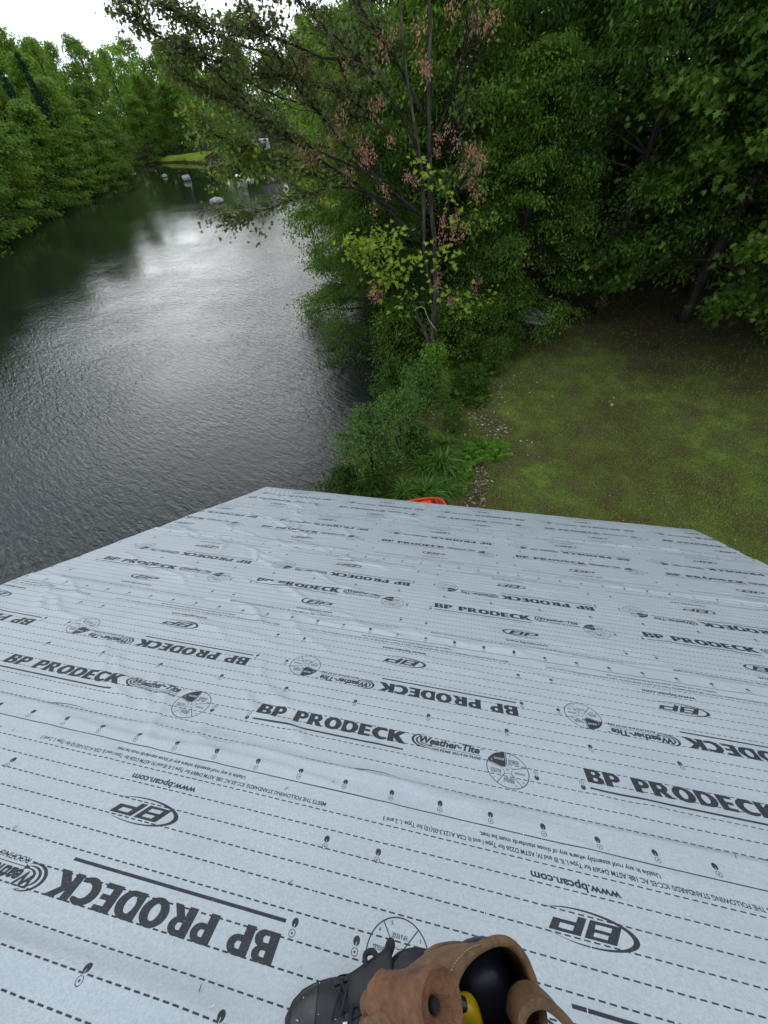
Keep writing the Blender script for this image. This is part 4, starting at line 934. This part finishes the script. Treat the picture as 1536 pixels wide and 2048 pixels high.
SID = m.set(col=(.50, .46, .38), rough=.75, normal=m.bump(wv.outputs['Fac'], .6, .02))
AX = [[1, 0, 0], list(ROOF_Y), list(ROOF_N)]
a = Acc(); a.box(roofp((RL + RR_) / 2, (TE + TR) / 2, -.012), (RR_ - RL - .004, TE - TR - .01, .018), AX); link('roof_deck', a.mesh('roof_deck'), house, PLY)
a = Acc(); a.box(roofp((RL + RR_) / 2, TE - .010, -.13), (RR_ - RL - .02, .022, .20), AX); link('fascia', a.mesh('fascia'), house, TRIM)
for s_ in (RL + .012, RR_ - .012): a = Acc(); a.box(roofp(s_, (TE + TR) / 2 - .03, -.125), (.022, TE - TR - .08, .20), AX); link('bargeboard', a.mesh('bargeboard'), house, TRIM)
rid = roofp(0, TR); a = Acc(); B2 = [[1, 0, 0], [0, math.cos(AL), math.sin(AL)], [0, -math.sin(AL), math.cos(AL)]]
a.box(np.array([(RL + RR_) / 2, rid[1] - 3.0 * math.cos(AL), rid[2] - 3.0 * math.sin(AL) - .012]), (RR_ - RL, 6.0, .03), B2); link('rear_roof_slope', a.mesh('rear_roof_slope'), house, PLY)
ev = roofp(0, TE); yb = rid[1] * 2 - ev[1]; fy, by = ev[1] - .45, yb + .6; zt = ev[2] - .05
a = Acc(); x0, x1 = RL + .35, RR_ - .35; zr = rid[2] - .22
for x in (x0, x1):
    k = .16; a.add([(x, by, -.3), (x, fy, -.3), (x, fy, zt + .1), (x, rid[1], zr), (x, by, zt + .1)], [[0, 1, 2, 3, 4]])
for y in (fy, by): a.add([(x0, y, -.3), (x1, y, -.3), (x1, y, zt + .1), (x0, y, zt + .1)], [[0, 1, 2, 3]])
link('wall', a.mesh('wall'), house, SID)
# bits of debris on the sheet
db = Acc(); n = 46; dk = Acc()
for k in range(n):
    x, y = r.uniform(0, 1536), 1250 + 790 * r.uniform() ** .7
    d = ray(x, y); tt_ = 1.2 / -(d @ ROOF_N); P = C + d * tt_; s_ = P[0]; t_ = (P - ROOF_O) @ ROOF_Y
    if not (RL < s_ < RR_ and t_ < TE): continue
    an = r.uniform(-.9, .9) + 1.0; L = r.uniform(.006, .014); w = np.linspace(-.5, .5, 4); q = np.stack([s_ + w * L * math.cos(an), t_ + w * L * math.sin(an) + .12 * L * np.sin(w * 6), np.full(4, .016) + .002 * np.abs(w)], 1)
    Q = np.array([roofp(*v) for v in q]); Q -= ROOF_N * (.016 - .0025 - float(wrinkle(np.array([s_]), np.array([t_]))[0]) - .006)
    (db if k % 4 else dk).tube(Q, .0008, 4)
m = Mat('white plastic scrap'); tag(link('plastic_slivers', db.mesh('plastic_slivers'), mat=m.set(col=(.75, .77, .76), rough=.4)), 'tiny white slivers scattered over the underlayment', 'slivers', kind='stuff')
m = Mat('dark seed scrap'); tag(link('dark_scraps', dk.mesh('dark_scraps'), mat=m.set(col=(.05, .035, .025), rough=.8)), 'tiny dark twig scraps scattered over the underlayment', 'scraps', kind='stuff')
# ------------------------------------------------------------------ the roofer: shoe and trouser leg
def roof_hit(x, y, n=0.):
    d = ray(x, y); tt_ = (1.2 - n) / -(d @ ROOF_N); return C + d * tt_
toe, heel = roof_hit(574, 2052, .02), roof_hit(852, 2000, .02)
fx = unit(toe - heel); fx = unit(fx - ROOF_N * (fx @ ROOF_N)); fy_ = np.cross(ROOF_N, fx); O = toe - fx * .305 - ROOF_N * .012
def sp(x, y, z): return O + fx * x + fy_ * y + ROOF_N * z
person = empty('person', tuple(O)); tag(person, 'person standing on the roof, only a black lace-up shoe showing at the bottom edge', 'person')
def plink(name, acc, mat, smooth_=True, label=None, sub=0, parent=None):
    me = acc.mesh(name, smooth_); me.transform(Matrix.Translation(Vector(-O))); o = link(name, me, parent or person, mat)
    if parent is not None: o.matrix_parent_inverse = Matrix()
    if label: o['label'] = label
    if sub: md = o.modifiers.new('s', 'SUBSURF'); md.levels = sub; md.render_levels = sub
    return o
m = Mat('black shoe mesh'); n1 = m.noise(420, 2, .5); n2 = m.noise(22, 4, .6)
SHOE = m.set(col=m.mix(m.ramp(n2, [(.4, (0, 0, 0)), (.75, (1, 1, 1))]), (.008, .0085, .010), (.022, .023, .026)), rough=.62, spec=.4, normal=m.bump(n1, .6, .001))
m = Mat('black synthetic leather'); n2 = m.noise(40, 4, .6); OVR = m.set(col=m.mix(m.ramp(n2, [(.5, (0, 0, 0)), (.8, (1, 1, 1))]), (.012, .0125, .014), (.040, .040, .042)), rough=.45, spec=.5, normal=m.bump(n2, .2, .001))
m = Mat('black rubber sole'); SOLE = m.set(col=(.018, .018, .019), rough=.75)
m = Mat('black laces'); n1 = m.noise(900, 1); LACE = m.set(col=(.012, .012, .014), rough=.85, normal=m.bump(n1, .5, .001))
m = Mat('white paint fleck'); FLK = m.set(col=(.85, .85, .84), rough=.5)
xsn = np.array([0, .01, .04, .09, .14, .19, .22, .25, .275, .295, .305]); wdn = np.array([.018, .028, .034, .034, .038, .047, .050, .047, .040, .025, .006]); off = np.array([0, 0, 0, 0, .002, .004, .006, .006, .005, .003, .001])
htn = np.array([.07, .085, .095, .095, .092, .080, .068, .058, .050, .038, .024])
UPZ = np.array([0, 0, 1.])
def upper(x, th, g=0.):
    w = np.interp(x, xsn, wdn) + g; h = np.interp(x, xsn, htn) + g; o_ = np.interp(x, xsn, off)
    return np.array([x, o_ + w * np.sign(math.cos(th)) * abs(math.cos(th)) ** .78, .022 + (h - .022) * abs(math.sin(th)) ** .85])
U = np.linspace(.002, .305, 34); TH = np.linspace(0, math.pi, 21)
a = Acc(); V = np.array([[sp(*upper(x, t)) for t in TH] for x in U]); k = len(TH)
i = (np.arange(len(U) - 1)[:, None] * k + np.arange(k - 1)[None]).ravel(); a.add(V.reshape(-1, 3), np.stack([i, i + k, i + k + 1, i + 1], 1))
shoe = plink('shoe', a, SHOE, label='black lace-up shoe flecked with white', sub=1)
def sub_(name, acc, mat, smooth_=True): return plink(name, acc, mat, smooth_, parent=shoe)
ring_ = []
for x in np.concatenate([U[::2], [.309]]): ring_.append((x, np.interp(x, xsn, off) + np.interp(x, xsn, wdn) + .005 if x < .306 else .004))
for x in np.concatenate([U[::2], [.309]])[::-1]: ring_.append((x, np.interp(x, xsn, off) - np.interp(x, xsn, wdn) - .005 if x < .306 else -.004))
ring_ = np.array(ring_); n = len(ring_)
V = np.array([sp(x, y, z) for z in (-.004, .030) for x, y in ring_]); a = Acc(); i = np.arange(n); j = (i + 1) % n; a.add(V, np.stack([i, j, j + n, i + n], 1)); a.l.append(np.arange(n) + n); a.n.append(np.array([n])); sub_('sole', a, SOLE, False)
def patch(name, pts_fn, mat, g):
    a = Acc(); V = np.array(pts_fn); nr, nc = V.shape[:2]; W_ = np.array([[sp(*upper(V[p, q, 0], V[p, q, 1], g)) for q in range(nc)] for p in range(nr)])
    W0 = np.array([[sp(*upper(V[p, q, 0], V[p, q, 1], 0)) for q in range(nc)] for p in range(nr)])
    i = (np.arange(nr - 1)[:, None] * nc + np.arange(nc - 1)[None]).ravel(); a.add(W_.reshape(-1, 3), np.stack([i, i + nc, i + nc + 1, i + 1], 1))
    return sub_(name, a, mat)
# toe guard: a band wrapping the toe
patch('toe_guard', [[(.250 + .050 * q + .004 * math.sin(t * 2), t) for q in np.linspace(0, .96, 6)] for t in np.linspace(.05, 3.09, 24)], OVR, .0016)
for sg in (0, 1):
    rng_t = np.linspace(.06, .95, 8) if sg == 0 else np.linspace(math.pi - .06, math.pi - .95, 8)
    patch('side_panel', [[(.12 + .095 * q - .03 * abs(t - (0 if sg == 0 else math.pi)), t) for q in np.linspace(0, 1, 8)] for t in rng_t], OVR, .0018)
    rng_t = np.linspace(1.00, 1.22, 5) if sg == 0 else np.linspace(math.pi - 1.0, math.pi - 1.22, 5)
    patch('eyelet_stay', [[(q, t) for q in np.linspace(.115, .215, 10)] for t in rng_t], OVR, .003)
# tongue standing up
a = Acc(); u = np.linspace(0, 1, 8); V = []
for q in u:
    for w in np.linspace(-1, 1, 7): V.append(sp(.185 - .085 * q, .003 + w * (.020 + .012 * q), .086 + .045 * q - .006 * w * w + .004))
i = (np.arange(7)[:, None] * 7 + np.arange(6)[None]).ravel(); a.add(V, np.stack([i, i + 7, i + 8, i + 1], 1))
tg = sub_('tongue', a, SHOE); md = tg.modifiers.new('t', 'SOLIDIFY'); md.thickness = .008
# padded collar
a = Acc(); th = np.linspace(0, 2 * math.pi, 20); a.tube([sp(.055 + .047 * math.cos(t), .033 * math.sin(t), .097 + .012 * math.cos(t) ** 2) for t in th], .0085, 8); sub_('collar', a, SHOE)
a = Acc(); t = np.linspace(0, 1, 7); a.tube([sp(.058, 0, .085 + .03 * q) + UPZ * .10 * q for q in t], .041 - .005 * np.sin(t * 3), 16); sub_('sock', a, SHOE)
# laces
for q, x in enumerate(np.linspace(.125, .208, 6)):
    for sg in (-1, 1):
        a = Acc(); P = [sp(x + .012 * w * sg, .004 + w * .026, upper(x, math.pi / 2)[2] + .010 - .008 * w * w + .001 * sg) for w in np.linspace(-1, 1, 7)]; a.tube(P, .0027, 6); sub_('lace', a, LACE)
def curve_lace(name, pts, rd=.0028):
    a = Acc(); a.tube(spline(np.array([sp(*p) for p in pts]), 26), rd, 6); return sub_(name, a, LACE)
zc = .104
curve_lace('lace_loop', [(.128, .004, zc), (.124, -.016, zc + .014), (.136, -.036, zc + .012), (.152, -.034, zc + .008), (.148, -.014, zc + .006), (.130, .002, zc)], .0052)
curve_lace('lace_loop', [(.128, .004, zc), (.112, -.014, zc + .016), (.096, -.036, zc + .022), (.100, -.044, zc + .016), (.114, -.022, zc + .010), (.128, .002, zc)], .0062)
a = Acc(); a.tube(spline(np.array([sp(.120, -.008, zc + .004), sp(.128, .0, zc + .010), sp(.138, .010, zc + .004)]), 8), .008, 8); sub_('lace_knot', a, LACE)
curve_lace('lace_end', [(.130, .004, zc), (.150, .016, zc + .002), (.158, .034, zc - .010), (.160, .052, zc - .036)])
curve_lace('lace_end', [(.130, .004, zc), (.166, .010, zc - .002), (.182, .026, zc - .012), (.186, .048, zc - .042)])
a = Acc()
rf = np.random.default_rng(3)
for k in range(16):
    x, t = rf.uniform(.14, .29), rf.uniform(.9, 2.9); p = upper(x, t, .001); a.tube([sp(*p), sp(p[0] + .001, p[1], p[2] + .0008)], rf.uniform(.0006, .0012), 5)
p = upper(.195, 1.0, .004); a.tube([sp(p[0] - .004, p[1], p[2]), sp(p[0] + .004, p[1] + .001, p[2])], [.0022, .003], 6); sub_('paint_fleck', a, FLK)
# legs: one continuous skin grown surface
UPW = np.array([0, 0, 1.])
ank = sp(.055, 0, .09); kn = ank + UPW * .38 + np.array([.02, -.10, 0]); hp = kn + UPW * .42 + np.array([.10, -.22, 0]); pel = hp + np.array([.12, -.02, .06])
o2 = roofp(.62, -.10, .0); ank2 = o2 + UPW * .1; kn2 = ank2 + UPW * .40 + np.array([0, -.04, 0]); hp2 = pel + np.array([.13, 0, -.06])
bm = bmesh.new(); ids = [bm.verts.new(Vector(p - O)) for p in (pel, hp, kn, ank, hp2, kn2, ank2, pel + np.array([0, -.04, .16]))]
for a_, b_ in ((0, 1), (1, 2), (2, 3), (0, 4), (4, 5), (5, 6), (0, 7)): bm.edges.new((ids[a_], ids[b_]))
me = bpy.data.meshes.new('body'); bm.to_mesh(me); bm.free(); body = link('body', me, person); md = body.modifiers.new('skin', 'SKIN')
for v, q in zip(me.skin_vertices[0].data, (.15, .09, .056, .040, .09, .056, .040, .15)): v.radius = (q, q)
me.skin_vertices[0].data[0].use_root = True
md = body.modifiers.new('sub', 'SUBSURF'); md.levels = 2; md.render_levels = 2; body['label'] = 'dark work trousers'
m = Mat('dark work trousers'); me.materials.append(m.set(col=(.012, .013, .016), rough=.9, normal=m.bump(m.noise(30, 4), .5, .01)))
a = Acc(); u2 = np.linspace(0, 1, 12)
secs = []
for q in np.linspace(0, 1, 9):
    w = .052 * (1 - .35 * abs(q - .65)); secs.append([o2 + np.array([w * math.cos(t), -.10 + .30 * q, max(0, w * 1.5 * math.sin(t)) * (1.1 - .6 * q) + .005 - .30 * q * 0]) for t in np.linspace(0, 2 * math.pi, 14, endpoint=False)])
secs = [np.array([o2 + (p - o2)[0] * np.array([1, 0, 0]) + (p - o2)[1] * ROOF_Y + (p - o2)[2] * ROOF_N for p in s_]) for s_ in secs]
aa = loft(secs, True); aa.l.append(np.arange(14)[::-1]); aa.n.append(np.array([14])); plink('shoe', aa, SHOE, label='second black shoe')

# ------------------------------------------------------------------ leather tool pouch at the hip
m = Mat('worn brown leather')
n1 = m.noise(38, 5, .65, dist=.6); n2 = m.noise(900, 3, .6); n3 = m.noise(150, 5, .7, dist=1.0)
col = m.mix(m.ramp(n1, [(.34, (0, 0, 0)), (.66, (1, 1, 1))]), (.105, .050, .020), (.21, .118, .055)); col = m.mix(m.ramp(n3, [(.52, (0, 0, 0)), (.78, (1, 1, 1))]), col, (.055, .028, .013))
LEA = m.set(col=col, rough=.62, spec=.35, normal=m.bump(m.math('ADD', m.math('MULTIPLY', n3, .8), m.math('MULTIPLY', n2, .35)), .9, .0030))
m = Mat('reddish tan leather'); n1 = m.noise(70, 6, .7); n2 = m.noise(800, 3, .6)
LEA2 = m.set(col=m.mix(m.ramp(n1, [(.35, (0, 0, 0)), (.7, (1, 1, 1))]), (.105, .042, .017), (.27, .118, .050)), rough=.6, spec=.35, normal=m.bump(m.math('ADD', n1, n2), .9, .0022))
m = Mat('rough suede inside'); n1 = m.noise(60, 5, .7, stretch=(1, 1, 3)); LIN = m.set(col=m.mix(n1, (.10, .05, .03), (.22, .12, .07)), rough=.95, normal=m.bump(n1, .8, .004))
m = Mat('pale stitching thread'); THR = m.set(col=(.33, .27, .20), rough=.8)
PO = cz(1000, 1990, .37); pouch = empty('tool_pouch', tuple(PO)); tag(pouch, 'worn brown leather tool pouch hanging open in front of the shoe', 'tool pouch')
def kl(name, acc, mat, smooth_=True, root=None, solid=0, sub=0, off=-1, org=None):
    me = acc.mesh(name, smooth_); me.transform(Matrix.Translation(Vector(-(PO if org is None else org)))); o = link(name, me, root or pouch, mat)
    if solid: md = o.modifiers.new('s', 'SOLIDIFY'); md.thickness = solid; md.offset = off
    if sub: md = o.modifiers.new('u', 'SUBSURF'); md.levels = sub; md.render_levels = sub
    return o
RIM = [(903, 1990, .345), (915, 1945, .352), (942, 1908, .365), (982, 1884, .38), (1016, 1884, .39), (1044, 1911, .388), (1062, 1950, .38), (1076, 1995, .368), (1086, 2045, .350), (1062, 2095, .335), (990, 2115, .325), (930, 2070, .33)]
rim = np.array([cz(*p) for p in RIM]); rim = spline(np.vstack([rim[-2:], rim, rim[:3]]), 160)[20:-20]
def loopres(L, n):
    d = np.concatenate([[0], np.cumsum(np.linalg.norm(np.diff(L, axis=0), axis=1))]); s_ = np.linspace(0, d[-1], n, endpoint=False); return np.stack([np.interp(s_, d, L[:, i]) for i in range(3)], 1)
rim = loopres(np.array(spline(np.vstack([[cz(*p) for p in RIM], [cz(*RIM[0])]]), 120)), 60)
rc_ = rim.mean(0); DN = unit(unit(ray(985, 1995)) + M[:, 1] * .06 - M[:, 0] * .12)
secs = [rim]
for q, (dd, sc_) in enumerate([(.02, 1.0), (.06, 1.03), (.10, 1.02), (.14, .97), (.18, .86), (.205, .66), (.21, .3)]):
    L = rc_ + (rim - rc_) * sc_ + DN * dd; flat = (L - (rc_ + DN * dd)) @ DN; L = L - DN[None] * flat[:, None] * min(1, dd / .12)
    L = L + .002 * np.sin(np.arange(60) * .9 + q * 2)[:, None] * (rim - rc_) / .07
    secs.append(L)
a = loft(secs, True); kl('bag', a, LEA, solid=.0028, sub=1)
a = loft([rc_ + (s_ - rc_) * .985 + DN * .001 * 0 for s_ in secs[:6]]); kl('lining', a, LIN, sub=1)
a = Acc(); cl = np.vstack([rim, rim[:1]]); a.tube(cl + (rc_ - cl) * .0, .0042, 10); kl('rolled_rim', a, LEA)
# stitches inside and outside the rim
st = Acc(); d_ = np.vstack([rim, rim[:1]]); per_ = loopres(d_, 150)
for i in range(0, 150, 2):
    p0, p1 = per_[i], per_[(i + 1) % 150]; pd = p1 + (p0 - p1) * .25; inn = unit(rc_ - p0)
    a_ = p0 + inn * .0035 + DN * .011; b_ = pd + inn * .0035 + DN * .011; st.tube([a_, b_], .0006, 4)
    o_ = unit(p0 - rc_); st.tube([p0 + o_ * .0030 + DN * .009, pd + o_ * .0030 + DN * .009], .0006, 4)
for off_ in (3,):
    sl = loopres(spline(np.array([cz(*p) for p in [(893 - off_, 1990, .3445), (900 - off_, 1955, .349), (916 - off_, 1922, .358), (940 - off_, 1898, .368), (966 - off_, 1888, .374)]]), 60), 41)[:-1]
    for i in range(0, 39, 2): st.tube([sl[i] - ray(920, 1940) * .004, sl[i + 1] - ray(920, 1940) * .004], .00035, 4)
kl('stitching', st, THR)['kind'] = 'stuff'
def band(name, px, wvec, width, mat, thick=.003, n=40, closed=False):
    c = spline(np.array([cz(*p) for p in px]), n); w = np.asarray(wvec, float); w = w / np.linalg.norm(w); V = np.concatenate([c + w * width * u for u in np.linspace(0, 1, 5)])
    a = Acc(); i = (np.arange(4)[:, None] * n + np.arange(n - 1)[None]).ravel(); a.add(V, np.stack([i, i + 1, i + 1 + n, i + n], 1)); o = kl(name, a, mat, solid=thick, sub=1, off=0)
    return o
# side flap behind the bag, top left
def surf(name, rows, mat, solid=.004, n=16):
    G = np.array([spline(np.array([cz(*p) for p in r_]), n) for r_ in rows]); G = np.stack([spline(G[:, i], n) for i in range(n)], 1)
    a = Acc(); i = (np.arange(n - 1)[:, None] * n + np.arange(n - 1)[None]).ravel(); a.add(G.reshape(-1, 3), np.stack([i, i + 1, i + 1 + n, i + n], 1)); return kl(name, a, mat, solid=solid, sub=1, off=0)
surf('side_panel', [[(903, 2000, .345), (918, 1945, .352), (942, 1908, .365), (975, 1886, .38)], [(872, 1985, .350), (888, 1933, .362), (912, 1903, .377), (945, 1890, .392)],
                    [(830, 1968, .358), (850, 1925, .375), (880, 1900, .392), (915, 1892, .405)], [(775, 1968, .365), (812, 1942, .382), (848, 1914, .40), (874, 1900, .41)]], LEA)
surf('lower_panel', [[(752, 1968, .354), (738, 2000, .356), (724, 2030, .358), (708, 2075, .36)], [(782, 1978, .347), (772, 2012, .347), (767, 2047, .344), (757, 2090, .342)], [(850, 1990, .347), (850, 2030, .342), (850, 2065, .337), (850, 2105, .332)]], LEA2)
a = Acc(); a.tube(spline(np.array([cz(*p) for p in [(851, 1910, .405), (868, 1897, .405), (890, 1891, .405), (915, 1889, .403), (935, 1893, .40)]]), 20), .0026, 8); kl('flap_edge', a, LEA)
# loop at the lower right
band('leather_loop', [(1040, 2075, .335), (1044, 2035, .338), (1060, 2012, .340), (1085, 2006, .342), (1112, 2022, .344), (1140, 2052, .346), (1160, 2090, .346)], -M[:, 1] * .55 - M[:, 2] * .8, .045, LEA, .004)
a = Acc(); a.tube(spline(np.array([cz(*p) for p in [(1040, 2075, .334), (1044, 2035, .337), (1060, 2012, .339), (1085, 2006, .341), (1112, 2022, .343), (1140, 2052, .345), (1160, 2090, .345)]]), 40), .0040, 8); kl('loop_edge', a, LEA)
# rolled leather holder in front
e1, e0 = cz(884, 2012, .300), cz(768, 2000, .345); ax = unit(e1 - e0); s1 = unit(np.cross(ax, [0, 0, 1.])); s2 = np.cross(ax, s1)
def circ(c, rx, n=36, lump=0, ph=0): t = np.linspace(0, 2 * math.pi, n, endpoint=False); rr = rx * (1 + lump * np.sin(3 * t + ph) + lump * .6 * np.sin(5 * t + 2 * ph)); return c + s1 * (rr * np.cos(t))[:, None] + s2 * (rr * np.sin(t))[:, None]
LN = np.linalg.norm(e1 - e0)
secs = [circ(e0 - ax * .012, .006), circ(e0 - ax * .010, .014, lump=.08), circ(e0, .0185, lump=.07, ph=1), circ(e0 + ax * LN * .2, .0178, lump=.05, ph=2), circ(e0 + ax * LN * .5, .0192, lump=.03), circ(e0 + ax * LN * .85, .0205), circ(e1, .0215), circ(e1 + ax * .0012, .0200), circ(e1 - ax * .001, .0178), circ(e1 - ax * .007, .0150), circ(e1 - ax * .0085, .0040), circ(e1 - ax * .020, .0038)]
kl('hammer_holder', loft(secs, True), LEA2, sub=1)
m = Mat('hole shade black'); a = Acc(); a.tube([e1 - ax * .012, e1 - ax * .0080], .0040, 16); kl('hole_shade_plug', a, m.set(col=(.006, .005, .004), rough=.9))  # black plug whose colour stands for the shade inside the hole
# knotted, folded leather left and under the holder
for k, (pp, rd, mt) in enumerate([([(745, 1990, .352), (752, 1968, .348), (770, 1958, .345), (792, 1962, .342)], .006, LEA2), ([(738, 2010, .35), (748, 2000, .345), (752, 1990, .345)], .0085, LEA),
                                  ([(735, 2060, .335), (765, 2036, .325), (800, 2034, .318), (840, 2050, .31), (870, 2075, .30)], .0070, LEA), ([(742, 2030, .345), (775, 2020, .335), (815, 2026, .325), (850, 2044, .315), (880, 2070, .305)], .0055, LEA)]):
    a = Acc(); P = spline(np.array([cz(*p) for p in pp]), 20); a.tube(P, rd * (1 + .18 * np.sin(np.linspace(0, 14, 20) + k)), 12); kl('leather_fold', a, mt, sub=1)

# tape measure inside the pouch
tape = empty('tape_measure', tuple(cz(970, 1990, .43))); tag(tape, 'yellow and black tape measure lying inside the leather pouch', 'tape measure')
TO = cz(970, 1990, .43)
m = Mat('black rubber grip'); GR = m.set(col=(.017, .020, .028), rough=.38, normal=m.bump(m.noise(120, 2), .15, .001))
m = Mat('yellow plastic'); YE = m.set(col=(.80, .50, .012), rough=.35)
def sqell(c, ax3, rad, p, n=32, k=18):
    V = []
    for v_ in np.linspace(-math.pi / 2, math.pi / 2, k):
        for t in np.linspace(0, 2 * math.pi, n, endpoint=False):
            f = lambda x: math.copysign(abs(x) ** (2 / p), x)
            V.append(c + ax3[0] * rad[0] * f(math.cos(v_)) * f(math.cos(t)) + ax3[1] * rad[1] * f(math.cos(v_)) * f(math.sin(t)) + ax3[2] * rad[2] * f(math.sin(v_)))
    a = Acc(); i = np.arange(k - 1)[:, None] * n + np.arange(n)[None]; j = np.arange(k - 1)[:, None] * n + (np.arange(n)[None] + 1) % n
    a.add(np.array(V), np.stack([i, j, j + n, i + n], -1).reshape(-1, 4)); return a
rt, up_, bk = M[:, 0], M[:, 1], M[:, 2]
A1 = [unit(rt * .95 + up_ * .2), unit(up_ * .95 - rt * .2), bk]
kl('grip', sqell(cz(975, 2005, .415), A1, (.031, .056, .030), 3), GR, root=tape, org=TO)
kl('case', sqell(cz(930, 2100, .376), A1, (.023, .050, .012), 4), YE, root=tape, org=TO)
a = Acc(); c_ = cz(924, 2006, .354); a.tube([c_ - bk * .002, c_ + bk * .004], .0045, 14); kl('screw', a, GR, root=tape, org=TO)
